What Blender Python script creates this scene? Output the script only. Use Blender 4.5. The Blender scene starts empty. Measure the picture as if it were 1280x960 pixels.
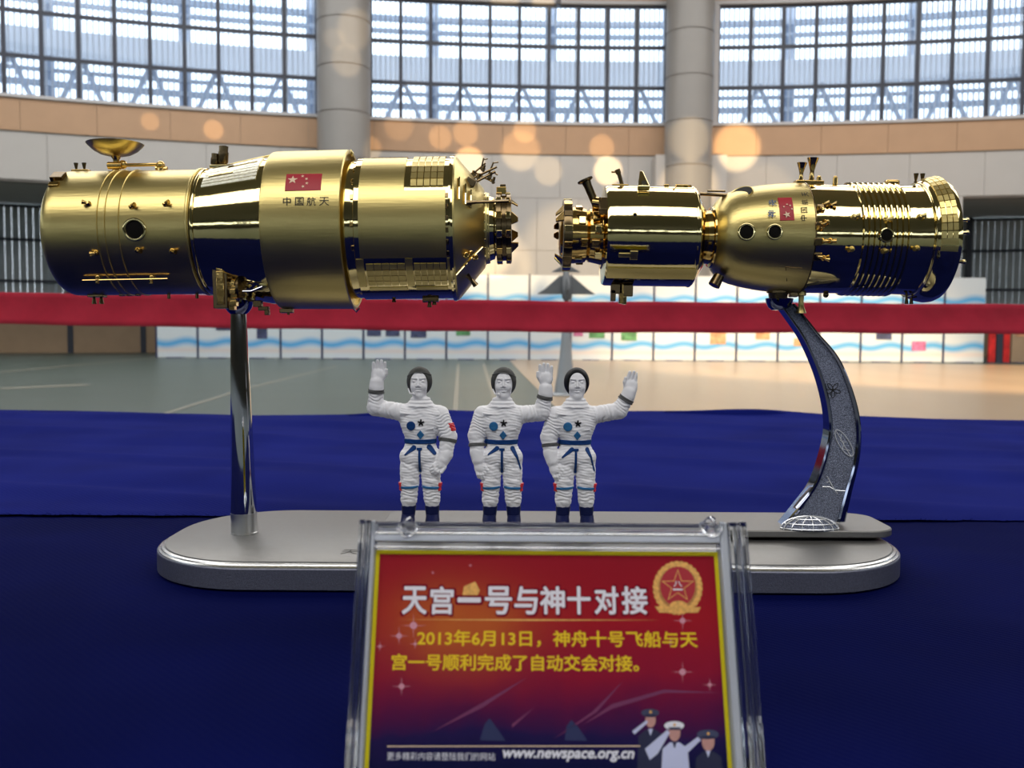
import bpy, math, random
import numpy as np
from mathutils import Matrix, Vector

random.seed(7)
SC = bpy.context.scene
COL = SC.collection
PI = math.pi
R = math.radians

# ------------------------------------------------------------------ camera
F = 1150.0                         # focal length in pixels of the 1280 x 960 frame
EYE = Vector((0.0, 0.0, 0.90))
PITCH = math.atan(65.0 / F)
CAMROT = Matrix.Rotation(PI/2 - PITCH, 3, 'X') @ Matrix.Rotation(R(0.35), 3, 'Z')
cam = bpy.data.cameras.new('camera')
cam.sensor_width = 36.0
cam.lens = 36.0 * F / 1280.0
cam.clip_start = 0.02
cam.clip_end = 500
cam.dof.use_dof = True
cam.dof.focus_distance = 0.585
cam.dof.aperture_fstop = 17.0
camo = bpy.data.objects.new('camera', cam)
camo.matrix_world = Matrix.Translation(EYE) @ CAMROT.to_4x4()
COL.objects.link(camo)
SC.camera = camo

# ------------------------------------------------------------------ exposure, sky and lamps
SC.view_settings.view_transform = 'Standard'
SC.view_settings.look = 'None'
SC.view_settings.gamma = 1.0
SC.view_settings.exposure = 0.0
w = bpy.data.worlds.new('sky'); SC.world = w; w.use_nodes = True
bg = w.node_tree.nodes['Background']
bg.inputs['Color'].default_value = (0.80, 0.90, 1.0, 1)
bg.inputs['Strength'].default_value = 2.7

def aim(o, target):
    d = Vector(target) - o.location
    o.rotation_euler = d.to_track_quat('-Z', 'Y').to_euler()

def area(name, loc, target, sx, sy, power, color=(1, 1, 1)):
    l = bpy.data.lights.new(name, 'AREA'); l.shape = 'RECTANGLE'
    l.size = sx; l.size_y = sy; l.energy = power; l.color = color
    o = bpy.data.objects.new(name, l); o.location = loc; COL.objects.link(o); aim(o, target)
    return o

def spot(name, loc, target, size, power, color, blend=0.4, radius=0.05):
    l = bpy.data.lights.new(name, 'SPOT'); l.energy = power; l.color = color
    l.spot_size = size; l.spot_blend = blend; l.shadow_soft_size = radius
    o = bpy.data.objects.new(name, l); o.location = loc; COL.objects.link(o); aim(o, target)
    return o

# translucent roof light (daylight) mirrored in the gold, then two added fill lamps
area('roof_and_fill_light', (0, -11, 15.6), (0, -11, 0), 44, 9.0, 4600, (1.0, 0.985, 0.96))
area('roof_and_fill_light', (0, 12, 15.6), (0, 12, 0), 40, 8.0, 3600, (1.0, 0.98, 0.95))  # unseen lamp added to lift the walls beyond the table
area('roof_and_fill_light', (2, 23, 15.6), (2, 23, 0), 44, 6.0, 3600, (1.0, 0.98, 0.95))  # second added fill, closer to the far wall
# low warm sunlight entering from the rear of the hall onto the right part of the floor
spot('low_sunlight', (13.0, -3, 15.0), (9.5, 22, 0.0), R(27), 80000, (1.0, 0.72, 0.42), 0.55, 0.5)

def P(px, py, D):
    """point at distance D (world y) behind pixel (px, py) of the photograph"""
    d = CAMROT @ Vector(((px-640)/F, -(py-480)/F, -1))
    return EYE + d * (D / d.y)

def Pz(px, py, z):
    """point where the ray of a pixel meets the height z"""
    d = CAMROT @ Vector(((px-640)/F, -(py-480)/F, -1))
    return EYE + d * ((z - EYE.z) / d.z)

# ------------------------------------------------------------------ materials
def mat(name, color, rough=0.5, metal=0.0, var=0.06, nscale=40.0, bump=0.0, bscale=300.0,
        stretch=(1, 1, 1), spec=0.5, trans=0.0, ior=1.45, coat=0.0, sheen=0.0):
    m = bpy.data.materials.new(name); m.use_nodes = True
    nt = m.node_tree; b = nt.nodes['Principled BSDF']
    b.inputs['Roughness'].default_value = rough
    b.inputs['Metallic'].default_value = metal
    b.inputs['Specular IOR Level'].default_value = spec
    b.inputs['IOR'].default_value = ior
    b.inputs['Transmission Weight'].default_value = trans
    b.inputs['Coat Weight'].default_value = coat
    b.inputs['Sheen Weight'].default_value = sheen
    tc = nt.nodes.new('ShaderNodeTexCoord'); mp = nt.nodes.new('ShaderNodeMapping')
    mp.inputs['Scale'].default_value = stretch
    nt.links.new(tc.outputs['Object'], mp.inputs['Vector'])
    n = nt.nodes.new('ShaderNodeTexNoise'); n.inputs['Scale'].default_value = nscale
    n.inputs['Detail'].default_value = 4
    nt.links.new(mp.outputs[0], n.inputs['Vector'])
    cr = nt.nodes.new('ShaderNodeValToRGB')
    c = color
    cr.color_ramp.elements[0].position = 0.3; cr.color_ramp.elements[1].position = 0.7
    cr.color_ramp.elements[0].color = tuple(max(0, x*(1-var)) for x in c) + (1,)
    cr.color_ramp.elements[1].color = tuple(min(1, x*(1+var)) for x in c) + (1,)
    nt.links.new(n.outputs['Fac'], cr.inputs[0]); nt.links.new(cr.outputs[0], b.inputs['Base Color'])
    if bump:
        n2 = nt.nodes.new('ShaderNodeTexNoise'); n2.inputs['Scale'].default_value = bscale
        n2.inputs['Detail'].default_value = 3
        nt.links.new(mp.outputs[0], n2.inputs['Vector'])
        bp = nt.nodes.new('ShaderNodeBump'); bp.inputs['Strength'].default_value = bump
        bp.inputs['Distance'].default_value = 0.0008
        nt.links.new(n2.outputs['Fac'], bp.inputs['Height']); nt.links.new(bp.outputs[0], b.inputs['Normal'])
    return m

M = {}
M['satin_gold'] = mat('satin_gold', (0.64, 0.51, 0.20), 0.33, 1, 0.04, 60, 0.10, 700, (0.08, 1, 1))
M['bright_gold'] = mat('bright_gold', (0.78, 0.64, 0.31), 0.07, 1, 0.03, 50, 0.06, 160)
M['deep_gold'] = mat('deep_gold', (0.66, 0.44, 0.15), 0.12, 1, 0.05, 80, 0.08, 300)
M['dark_gold'] = mat('dark_gold', (0.17, 0.12, 0.06), 0.25, 1, 0.1, 80)
M['hole'] = mat('dark_hole', (0.006, 0.005, 0.004), 0.5, 0, 0.1, spec=0.1)
M['chrome'] = mat('chrome', (0.62, 0.62, 0.64), 0.05, 1, 0.02)
M['blue_chrome'] = mat('dark_blue_chrome', (0.16, 0.18, 0.30), 0.10, 1, 0.05)
M['arm_chrome'] = mat('smoky_arm_chrome', (0.26, 0.28, 0.36), 0.08, 1, 0.03)
M['steel_satin'] = mat('satin_steel', (0.60, 0.60, 0.60), 0.28, 1, 0.03, 40, 0.05, 600)
M['silver_top'] = mat('silver_paint_top', (0.21, 0.205, 0.197), 0.40, 0.75, 0.03, 300, 0.10, 2200)
M['silver_side'] = mat('silver_paint_side', (0.16, 0.165, 0.215), 0.38, 0.7, 0.14, 900, 0.30, 2500)
M['silver_rim'] = mat('silver_rim', (0.55, 0.55, 0.55), 0.22, 0.9, 0.05, 300, 0.1, 1500)
M['glitter'] = mat('glittering_engraved_metal', (0.20, 0.22, 0.29), 0.28, 0.9, 0.65, 1500, 0.9, 1800)
M['engraving'] = mat('engraved_line', (0.85, 0.86, 0.88), 0.25, 0.6, 0.05)
M['flag_red'] = mat('flag_red', (0.42, 0.012, 0.025), 0.45, 0, 0.04)
M['star_yellow'] = mat('pale_star', (0.85, 0.62, 0.42), 0.5, 0, 0.03)
M['ink'] = mat('black_ink', (0.012, 0.010, 0.008), 0.5, 0, 0.05)
M['blue_ink'] = mat('blue_ink', (0.02, 0.10, 0.28), 0.5, 0, 0.05)
M['suit'] = mat('white_painted_resin', (0.78, 0.77, 0.80), 0.62, 0, 0.02, 400, 0.10, 900)
M['boot'] = mat('navy_paint', (0.008, 0.012, 0.06), 0.4, 0, 0.05, spec=0.12)
M['belt'] = mat('blue_paint', (0.010, 0.045, 0.17), 0.4, 0, 0.1, 200, spec=0.12)
M['lblue'] = mat('mid_blue_paint', (0.03, 0.14, 0.32), 0.4, 0, 0.1, 200, spec=0.12)
M['band'] = mat('grey_paint', (0.10, 0.10, 0.10), 0.5, 0, 0.08, spec=0.12)
M['cap_grey'] = mat('dark_grey_cap_paint', (0.055, 0.055, 0.052), 0.5, 0, 0.15, 300, spec=0.12)
M['cap_black'] = mat('black_hair_paint', (0.008, 0.008, 0.010), 0.4, 0, 0.1, spec=0.12)
M['red_paint'] = mat('red_paint', (0.55, 0.02, 0.03), 0.4, 0, 0.1)
M['acrylic'] = mat('clear_acrylic', (0.97, 0.98, 1.0), 0.015, 0, 0.0, trans=1.0, ior=1.49)
M['frosted'] = mat('frosted_acrylic_edge', (0.80, 0.84, 0.92), 0.35, 0, 0.02, trans=0.55, ior=1.45)
M['yellow'] = mat('card_yellow', (0.78, 0.66, 0.02), 0.5, 0, 0.03, spec=0.05)
M['text_white'] = mat('card_white_print', (0.82, 0.80, 0.86), 0.5, 0, 0.02, spec=0.05)
M['text_yellow'] = mat('card_yellow_print', (0.86, 0.60, 0.03), 0.5, 0, 0.03, spec=0.05)
M['outline_red'] = mat('card_dark_red_print', (0.20, 0.005, 0.02), 0.5, 0, 0.03, spec=0.05)
M['gold_print'] = mat('card_gold_print', (0.80, 0.42, 0.10), 0.5, 0, 0.22, 900)
M['gold_print_dark'] = mat('card_dark_gold_print', (0.45, 0.20, 0.05), 0.5, 0, 0.2, 900)
M['skin_print'] = mat('card_skin_print', (0.55, 0.28, 0.24), 0.5, 0, 0.08, 900)
M['navy_print'] = mat('card_navy_print', (0.01, 0.012, 0.05), 0.5, 0, 0.1)
M['white_print'] = mat('card_uniform_white', (0.55, 0.57, 0.78), 0.5, 0, 0.06)
M['glow_print'] = mat('card_sparkle_print', (0.75, 0.33, 0.42), 0.5, 0, 0.1)
M['sky_print'] = mat('card_blue_print', (0.016, 0.024, 0.10), 0.5, 0, 0.1)
M['peach'] = mat('peach_wall_panel', (0.47, 0.295, 0.18), 0.55, 0, 0.03, 2.0)
M['grey_wall'] = mat('light_grey_wall_panel', (0.48, 0.46, 0.44), 0.6, 0, 0.02, 1.5)
M['backing'] = mat('wall_backing', (0.30, 0.27, 0.25), 0.7, 0, 0.03, 1.0)
M['rear_wall'] = mat('dark_rear_wall', (0.11, 0.10, 0.075), 0.7, 0, 0.05, 1.0)
M['frame_light'] = mat('pale_window_trim', (0.50, 0.49, 0.50), 0.45, 0, 0.02, 3)
M['mullion'] = mat('dark_window_bar', (0.035, 0.04, 0.06), 0.4, 0, 0.05, 3)
M['column'] = mat('grey_column_panel', (0.27, 0.26, 0.25), 0.38, 0, 0.02, 1.5, spec=0.6)
M['louvre'] = mat('grey_louvre', (0.66, 0.70, 0.76), 0.5, 0, 0.03, 2)
M['truss'] = mat('grey_steel_truss', (0.42, 0.48, 0.58), 0.5, 0, 0.04, 2)
M['blind'] = mat('dark_grey_blind', (0.42, 0.46, 0.48), 0.6, 0, 0.06, 2)
M['tan'] = mat('tan_barrier_panel', (0.42, 0.29, 0.18), 0.5, 0, 0.05, 2)
M['ceiling'] = mat('roof_lining', (0.42, 0.37, 0.29), 0.7, 0, 0.05, 1)
M['line'] = mat('pale_court_line', (0.20, 0.19, 0.15), 0.4, 0, 0.04, 5)
M['red_cloth'] = mat('red_banner_cloth', (0.50, 0.014, 0.042), 0.85, 0, 0.05, 30, 0.1, 300, sheen=0.2)
M['board_post'] = mat('navy_post', (0.02, 0.03, 0.10), 0.4, 0, 0.05)
M['pic_dark'] = mat('dark_picture', (0.05, 0.06, 0.13), 0.5, 0, 0.5, 8)
M['pic_green'] = mat('green_picture', (0.10, 0.28, 0.12), 0.5, 0, 0.5, 8)
M['pic_pink'] = mat('pink_picture', (0.50, 0.15, 0.30), 0.5, 0, 0.4, 8)
M['pic_orange'] = mat('orange_picture', (0.60, 0.30, 0.16), 0.5, 0, 0.4, 8)
M['kiosk_red'] = mat('red_panel', (0.55, 0.02, 0.02), 0.5, 0, 0.5, 3)
M['jet'] = mat('grey_jet_paint', (0.10, 0.11, 0.12), 0.45, 0.2, 0.1, 6)
M['jet_stand'] = mat('pale_stand_metal', (0.40, 0.43, 0.46), 0.35, 0.5, 0.05, 4)
M['wood'] = mat('table_board', (0.25, 0.16, 0.09), 0.6, 0, 0.15, 6)

def acrylic_sheet():
    m = bpy.data.materials.new('acrylic_sheet'); m.use_nodes = True
    nt = m.node_tree; nt.nodes.clear()
    o = nt.nodes.new('ShaderNodeOutputMaterial'); mx = nt.nodes.new('ShaderNodeMixShader')
    t = nt.nodes.new('ShaderNodeBsdfTransparent'); t.inputs[0].default_value = (0.98, 0.985, 0.99, 1)
    g = nt.nodes.new('ShaderNodeBsdfGlossy'); g.inputs['Roughness'].default_value = 0.04
    f = nt.nodes.new('ShaderNodeFresnel'); f.inputs[0].default_value = 1.16
    nt.links.new(f.outputs[0], mx.inputs[0]); nt.links.new(t.outputs[0], mx.inputs[1])
    nt.links.new(g.outputs[0], mx.inputs[2]); nt.links.new(mx.outputs[0], o.inputs[0])
    return m
M['sheet'] = acrylic_sheet()
M['pane'] = M['sheet'].copy(); M['pane'].name = 'window_glass'
M['pane'].node_tree.nodes['Transparent BSDF'].inputs[0].default_value = (0.93, 0.96, 1.0, 1)
M['pane'].node_tree.nodes['Fresnel'].inputs[0].default_value = 1.3

def cloth_mat(name, c1, c2):
    m = bpy.data.materials.new(name); m.use_nodes = True
    nt = m.node_tree; b = nt.nodes['Principled BSDF']
    b.inputs['Roughness'].default_value = 0.9; b.inputs['Specular IOR Level'].default_value = 0.02
    tc = nt.nodes.new('ShaderNodeTexCoord')
    n = nt.nodes.new('ShaderNodeTexNoise'); n.inputs['Scale'].default_value = 9
    cr = nt.nodes.new('ShaderNodeValToRGB')
    cr.color_ramp.elements[0].color = c1 + (1,); cr.color_ramp.elements[1].color = c2 + (1,)
    cr.color_ramp.elements[0].position = 0.3; cr.color_ramp.elements[1].position = 0.7
    nt.links.new(tc.outputs['Object'], n.inputs['Vector']); nt.links.new(n.outputs['Fac'], cr.inputs[0])
    nt.links.new(cr.outputs[0], b.inputs['Base Color'])
    wv = nt.nodes.new('ShaderNodeTexWave'); wv.inputs['Scale'].default_value = 130
    wv.bands_direction = 'DIAGONAL'; wv.inputs['Distortion'].default_value = 0.6
    nt.links.new(tc.outputs['Object'], wv.inputs['Vector'])
    bp = nt.nodes.new('ShaderNodeBump'); bp.inputs['Strength'].default_value = 0.25
    bp.inputs['Distance'].default_value = 0.0006
    nt.links.new(wv.outputs['Fac'], bp.inputs['Height']); nt.links.new(bp.outputs[0], b.inputs['Normal'])
    return m
M['cloth_front'] = cloth_mat('navy_twill_cloth', (0.0013, 0.0028, 0.041), (0.0020, 0.0040, 0.058))  # navy cloth, with shade from the viewer's side also darkened into its colour
M['cloth_rear'] = cloth_mat('royal_blue_cloth', (0.0060, 0.0100, 0.118), (0.0085, 0.0140, 0.155))

def floor_mat():
    m = mat('green_sports_floor', (0.060, 0.080, 0.066), 0.36, 0, 0.07, 0.6, spec=0.40)
    return m
M['floor'] = floor_mat()
M['tan_area'] = mat('tan_floor', (0.36, 0.255, 0.155), 0.30, 0, 0.10, 0.5, stretch=(1, .15, 1), spec=0.5)

def board_mat():
    """white poster board with a blue wave printed low on each of its two panels"""
    m = bpy.data.materials.new('white_poster_print'); m.use_nodes = True
    nt = m.node_tree; b = nt.nodes['Principled BSDF']; b.inputs['Roughness'].default_value = 0.45
    tc = nt.nodes.new('ShaderNodeTexCoord'); sp = nt.nodes.new('ShaderNodeSeparateXYZ')
    nt.links.new(tc.outputs['Object'], sp.inputs[0])
    def mth(op, a, bb=None, c=None):
        n = nt.nodes.new('ShaderNodeMath'); n.operation = op
        for i, v in enumerate((a, bb, c)):
            if v is None: continue
            if isinstance(v, (int, float)): n.inputs[i].default_value = v
            else: nt.links.new(v, n.inputs[i])
        return n.outputs[0]
    zz = mth('MODULO', sp.outputs['Z'], 1.48)
    s1 = mth('MULTIPLY', mth('SINE', mth('MULTIPLY', sp.outputs['X'], 4.6)), 0.06)
    d = mth('ABSOLUTE', mth('SUBTRACT', mth('SUBTRACT', zz, 0.50), s1))
    wave = mth('SUBTRACT', 1.0, mth('SMOOTH_MIN', mth('DIVIDE', d, 0.19), 1.0, 0.1))
    d2 = mth('ABSOLUTE', mth('SUBTRACT', zz, 0.26))
    foot = mth('SUBTRACT', 1.0, mth('SMOOTH_MIN', mth('DIVIDE', d2, 0.12), 1.0, 0.1))
    mx = nt.nodes.new('ShaderNodeMix'); mx.data_type = 'RGBA'
    mx.inputs[6].default_value = (0.62, 0.68, 0.72, 1); mx.inputs[7].default_value = (0.05, 0.36, 0.72, 1)
    nt.links.new(wave, mx.inputs[0])
    mx2 = nt.nodes.new('ShaderNodeMix'); mx2.data_type = 'RGBA'
    mx2.inputs[7].default_value = (0.72, 0.50, 0.40, 1)
    nt.links.new(mth('MULTIPLY', foot, 0.45), mx2.inputs[0]); nt.links.new(mx.outputs[2], mx2.inputs[6])
    nt.links.new(mx2.outputs[2], b.inputs['Base Color'])
    return m
M['board'] = board_mat()

def card_mat():
    """printed card: red fading to navy at the foot, an orange glow left of the heading"""
    m = bpy.data.materials.new('printed_red_card'); m.use_nodes = True
    nt = m.node_tree; b = nt.nodes['Principled BSDF']; b.inputs['Roughness'].default_value = 0.5; b.inputs['Specular IOR Level'].default_value = 0.05
    tc = nt.nodes.new('ShaderNodeTexCoord'); sp = nt.nodes.new('ShaderNodeSeparateXYZ')
    nt.links.new(tc.outputs['Object'], sp.inputs[0])
    nz = nt.nodes.new('ShaderNodeTexNoise'); nz.inputs['Scale'].default_value = 45; nz.inputs['Detail'].default_value = 3
    nt.links.new(tc.outputs['Object'], nz.inputs['Vector'])
    def mth(op, a, bb=None, c=None):
        n = nt.nodes.new('ShaderNodeMath'); n.operation = op
        for i, v in enumerate((a, bb, c)):
            if v is None: continue
            if isinstance(v, (int, float)): n.inputs[i].default_value = v
            else: nt.links.new(v, n.inputs[i])
        return n.outputs[0]
    h = mth('ADD', mth('DIVIDE', sp.outputs['Z'], 0.0672), mth('MULTIPLY', mth('SUBTRACT', nz.outputs['Fac'], 0.5), 0.22))
    cr = nt.nodes.new('ShaderNodeValToRGB')
    e = cr.color_ramp.elements
    e[0].position = 0.0; e[0].color = (0.006, 0.008, 0.05, 1)
    e[1].position = 1.0; e[1].color = (0.30, 0.010, 0.022, 1)
    for p_, c_ in ((0.14, (0.018, 0.010, 0.07, 1)), (0.26, (0.10, 0.008, 0.055, 1)), (0.42, (0.27, 0.010, 0.035, 1)),
                   (0.7, (0.36, 0.012, 0.022, 1))):
        x = e.new(p_); x.color = c_
    nt.links.new(h, cr.inputs[0])
    dx = mth('DIVIDE', mth('SUBTRACT', sp.outputs['X'], -0.030), 0.022)
    dz = mth('DIVIDE', mth('SUBTRACT', sp.outputs['Z'], 0.045), 0.013)
    g = mth('POWER', 2.718, mth('MULTIPLY', mth('ADD', mth('MULTIPLY', dx, dx), mth('MULTIPLY', dz, dz)), -1.0))
    g = mth('MULTIPLY', mth('MULTIPLY', g, 0.75), mth('ADD', nz.outputs['Fac'], 0.3))
    mx = nt.nodes.new('ShaderNodeMix'); mx.data_type = 'RGBA'
    mx.inputs[7].default_value = (0.62, 0.19, 0.03, 1)
    nt.links.new(g, mx.inputs[0]); nt.links.new(cr.outputs[0], mx.inputs[6])
    nt.links.new(mx.outputs[2], b.inputs['Base Color'])
    return m
M['card'] = card_mat()

# ------------------------------------------------------------------ object helpers
def tag(o, label=None, cat=None, group=None, kind=None):
    if label: o['label'] = label
    if cat: o['category'] = cat
    if group: o['group'] = group
    if kind: o['kind'] = kind
    return o

def empty(name, mtx, label=None, cat=None, group=None, kind=None):
    o = bpy.data.objects.new(name, None); o.empty_display_size = 0.05
    COL.objects.link(o)
    if isinstance(mtx, (tuple, Vector)): mtx = Matrix.Translation(Vector(mtx))
    o.matrix_world = mtx
    o['mw'] = [x for r in mtx for x in r]
    return tag(o, label, cat, group, kind)

def mw(o):
    v = list(o['mw']); return Matrix([v[0:4], v[4:8], v[8:12], v[12:16]])

class MB:
    """collects shapes and links them as one mesh object"""
    def __init__(s): s.v = []; s.f = []
    def add(s, vs, fs):
        n = len(s.v); s.v += [tuple(p) for p in vs]; s.f += [tuple(i+n for i in f) for f in fs]; return s
    def box(s, c, sz, rot=None):
        x, y, z = (a/2 for a in sz); c = Vector(c)
        vs = [Vector(p) for p in ((-x,-y,-z),(x,-y,-z),(x,y,-z),(-x,y,-z),(-x,-y,z),(x,-y,z),(x,y,z),(-x,y,z))]
        if rot: vs = [rot @ p for p in vs]
        return s.add([p+c for p in vs], [(0,3,2,1),(4,5,6,7),(0,1,5,4),(1,2,6,5),(2,3,7,6),(3,0,4,7)])
    def lathe(s, p, d, prof, n=24, closed=True):
        """profile [(distance along d, radius)]"""
        p = Vector(p); d = Vector(d).normalized()
        a = Vector((0, 0, 1)) if abs(d.z) < 0.9 else Vector((1, 0, 0))
        e1 = d.cross(a).normalized(); e2 = d.cross(e1)
        vs = []; fs = []
        for (t, r) in prof:
            for k in range(n):
                an = 2*PI*k/n
                vs.append(p + d*t + (e1*math.cos(an) + e2*math.sin(an))*max(r, 1e-6))
        m = len(prof)
        for i in range(m-1):
            for k in range(n):
                k2 = (k+1) % n
                fs.append((i*n+k, i*n+k2, (i+1)*n+k2, (i+1)*n+k))
        if closed:
            fs.append(tuple(reversed(range(n)))[::-1][::-1]); fs.append(tuple((m-1)*n+k for k in range(n)))
        return s.add(vs, fs)
    def cyl(s, a, b, r0, r1=None, n=16):
        a = Vector(a); b = Vector(b)
        return s.lathe(a, b-a, [(0, r0), ((b-a).length, r0 if r1 is None else r1)], n)
    def ball(s, c, r, n=14, sc=(1, 1, 1)):
        vs = []; fs = []; m = n//2 + 1
        for i in range(m+1):
            th = PI*i/m
            for k in range(n):
                ph = 2*PI*k/n
                vs.append((c[0]+r*sc[0]*math.sin(th)*math.cos(ph), c[1]+r*sc[1]*math.sin(th)*math.sin(ph), c[2]+r*sc[2]*math.cos(th)))
        for i in range(m):
            for k in range(n):
                k2 = (k+1) % n
                fs.append((i*n+k, (i+1)*n+k, (i+1)*n+k2, i*n+k2))
        return s.add(vs, fs)
    def tube(s, pts, r, n=8):
        pts = [Vector(p) for p in pts]
        rr = r if isinstance(r, (list, tuple)) else [r]*len(pts)
        vs = []; fs = []; e1 = None
        for i, p in enumerate(pts):
            d = (pts[min(i+1, len(pts)-1)] - pts[max(i-1, 0)]).normalized()
            if e1 is None:
                a = Vector((0, 0, 1)) if abs(d.z) < 0.9 else Vector((1, 0, 0))
                e1 = d.cross(a).normalized()
            e1 = (e1 - d*e1.dot(d)).normalized(); e2 = d.cross(e1)
            for k in range(n):
                an = 2*PI*k/n
                vs.append(p + (e1*math.cos(an)+e2*math.sin(an))*rr[i])
        for i in range(len(pts)-1):
            for k in range(n):
                k2 = (k+1) % n
                fs.append((i*n+k, i*n+k2, (i+1)*n+k2, (i+1)*n+k))
        fs.append(tuple(range(n))[::-1]); fs.append(tuple((len(pts)-1)*n+k for k in range(n)))
        return s.add(vs, fs)
    def prism(s, poly, up):
        """polygon of 3D points pushed along vector up"""
        n = len(poly); up = Vector(up); a = [Vector(p) for p in poly]
        return s.add(a + [p+up for p in a],
                     [tuple(range(n))[::-1], tuple(range(n, 2*n))] + [(i, (i+1) % n, n+(i+1) % n, n+i) for i in range(n)])
    def build(s, name, m, parent=None, world=False, smooth=35, bevel=0, kind=None, label=None, cat=None, group=None, fixn=True, segs=2):
        vs = s.v
        if parent is not None and world:
            inv = mw(parent).inverted(); vs = [tuple(inv @ Vector(p)) for p in vs]
        me = bpy.data.meshes.new(name); me.from_pydata(vs, [], s.f); me.update()
        if fixn:
            import bmesh
            b = bmesh.new(); b.from_mesh(me); bmesh.ops.recalc_face_normals(b, faces=b.faces); b.to_mesh(me); b.free()
        me.materials.append(M[m] if isinstance(m, str) else m)
        if smooth:
            me.polygons.foreach_set('use_smooth', [True]*len(me.polygons)); me.set_sharp_from_angle(angle=R(smooth))
        o = bpy.data.objects.new(name, me); COL.objects.link(o)
        if parent is not None: o.parent = parent
        if bevel:
            bv = o.modifiers.new('bevel', 'BEVEL'); bv.width = bevel; bv.segments = segs; bv.limit_method = 'ANGLE'; bv.angle_limit = R(40)
        return tag(o, label, cat, group, kind)

def link_copy(o, parent, loc=None, label=None):
    c = o.copy(); COL.objects.link(c); c.parent = parent
    if loc is not None: c.location = loc
    if label: c['label'] = label
    return c

_txt = {}
def text_mesh(body, bold=0.0, res=3):
    """flat glyph mesh of the words as (vertices n x 2, faces), bounding box moved to 0..w, 0..h"""
    key = (body, bold, res)
    if key in _txt: return _txt[key]
    cu = bpy.data.curves.new('t', 'FONT'); cu.body = body; cu.size = 1.0; cu.offset = bold; cu.resolution_u = res
    cu.fill_mode = 'BOTH'
    o = bpy.data.objects.new('t', cu); COL.objects.link(o)
    bpy.context.view_layer.update()
    dg = bpy.context.evaluated_depsgraph_get()
    me = bpy.data.meshes.new_from_object(o.evaluated_get(dg))
    v = np.array([tuple(p.co) for p in me.vertices])[:, :2]
    f = [tuple(p.vertices) for p in me.polygons]
    lo = v.min(0); hi = v.max(0)
    bpy.data.objects.remove(o); bpy.data.meshes.remove(me); bpy.data.curves.remove(cu)
    _txt[key] = (v-lo, f, hi-lo)
    return _txt[key]

def star_poly(r, n=5, rot=PI/2, k=0.40):
    return [((r if i % 2 == 0 else r*k)*math.cos(rot+PI*i/n), (r if i % 2 == 0 else r*k)*math.sin(rot+PI*i/n)) for i in range(2*n)]
#PART2

# ================================================================== the setting: a round hall
CX, CY, RW = 4.0, -24.6, 57.0
def wp(th, r, z): return (CX + r*math.sin(th), CY + r*math.cos(th), z)
def th_px(px, r=RW):
    lo, hi = -1.2, 1.2
    for _ in range(50):
        m = (lo+hi)/2; x, y, _z = wp(m, r, 0)
        if x/y < (px-640)/F: lo = m
        else: hi = m
    return lo
def arc_box(mb, t0, t1, z0, z1, r0, r1, n=None):
    n = n or max(1, int(abs(t1-t0)*RW/1.2))
    vs = []; fs = []
    for i in range(n+1):
        t = t0+(t1-t0)*i/n
        vs += [wp(t, r0, z0), wp(t, r1, z0), wp(t, r1, z1), wp(t, r0, z1)]
    for i in range(n):
        a = 4*i; b = a+4
        for k in range(4):
            k2 = (k+1) % 4; fs.append((a+k, a+k2, b+k2, b+k))
    fs += [(0, 1, 2, 3), (4*n+3, 4*n+2, 4*n+1, 4*n)]
    return mb.add(vs, fs)

mb = MB(); mb.add([(-75, -95, 0), (80, -95, 0), (80, 60, 0), (-75, 60, 0)], [(0, 1, 2, 3)])
floor = mb.build('floor', 'floor', kind='structure', fixn=False, smooth=0)
floor['mw'] = [x for r in Matrix.Identity(4) for x in r]
def floor_line(pts, wd):
    q = [Pz(x, y, 0.0) for x, y in pts]
    for a, b in zip(q, q[1:]):
        d = (b-a).normalized(); nn = Vector((-d.y, d.x, 0))*wd/2
        m_ = MB(); m_.add([(a-nn)+Vector((0, 0, .004)), (b-nn)+Vector((0, 0, .004)), (b+nn)+Vector((0, 0, .004)), (a+nn)+Vector((0, 0, .004))], [(0, 1, 2, 3)])
        m_.build('court_line', 'line', floor, smooth=0)
for pts, wd in (([(-60, 471), (205, 446.5)], .16), ([(165, 530), (300, 488)], .07), ([(300, 488), (420, 458)], .07),
                ([(573, 454), (568, 530)], .06), ([(604, 455), (628, 530)], .06), ([(0, 486), (110, 481)], .35),
                ([(1280, 500), (850, 506)], .12), ([(1290, 515), (980, 530)], .12), ([(700, 470), (1290, 474)], .10)):
    floor_line(pts, wd)
q = MB(); q.add([Pz(x, y, 0)+Vector((0, 0, .006)) for x, y in ((636, 449.5), (655, 470), (690, 505), (740, 560), (1420, 590), (1420, 458), (1000, 453.5))], [tuple(range(7))])  # flat tan area laid over the right of the green floor
q.build('tan_area', 'tan_area', floor, smooth=0, label='warm tan area of the floor')
mb = MB(); mb.add([(CX+57.3*math.cos(2*PI*k/96), CY+57.3*math.sin(2*PI*k/96), 16) for k in range(96)], [tuple(range(96))[::-1]])
mb.build('ceiling', 'ceiling', kind='structure', fixn=False, smooth=0)

TH0, TH1 = -0.50, 0.50                     # the part of the ring that the photograph looks at
ZW0, ZW1 = 8.16, 12.16                     # window sill and head
ZP0 = 7.05                                 # foot of the peach band
OPEN_L = th_px(300); OPEN_R = th_px(1197)
# ring behind the camera: plain wall with its own high windows
mb = MB(); arc_box(mb, TH1, 2*PI+TH0, 0, ZW0, RW, RW+.4, 60); arc_box(mb, TH1, 2*PI+TH0, ZW1, 16, RW, RW+.4, 60)
for k in range(24):
    t = TH1 + (2*PI+TH0-TH1)*k/23
    arc_box(mb, t-.012, t+.012, ZW0, ZW1, RW-.3, RW+.4, 1)
mb.build('wall_rear', 'rear_wall', kind='structure', smooth=0)
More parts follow.
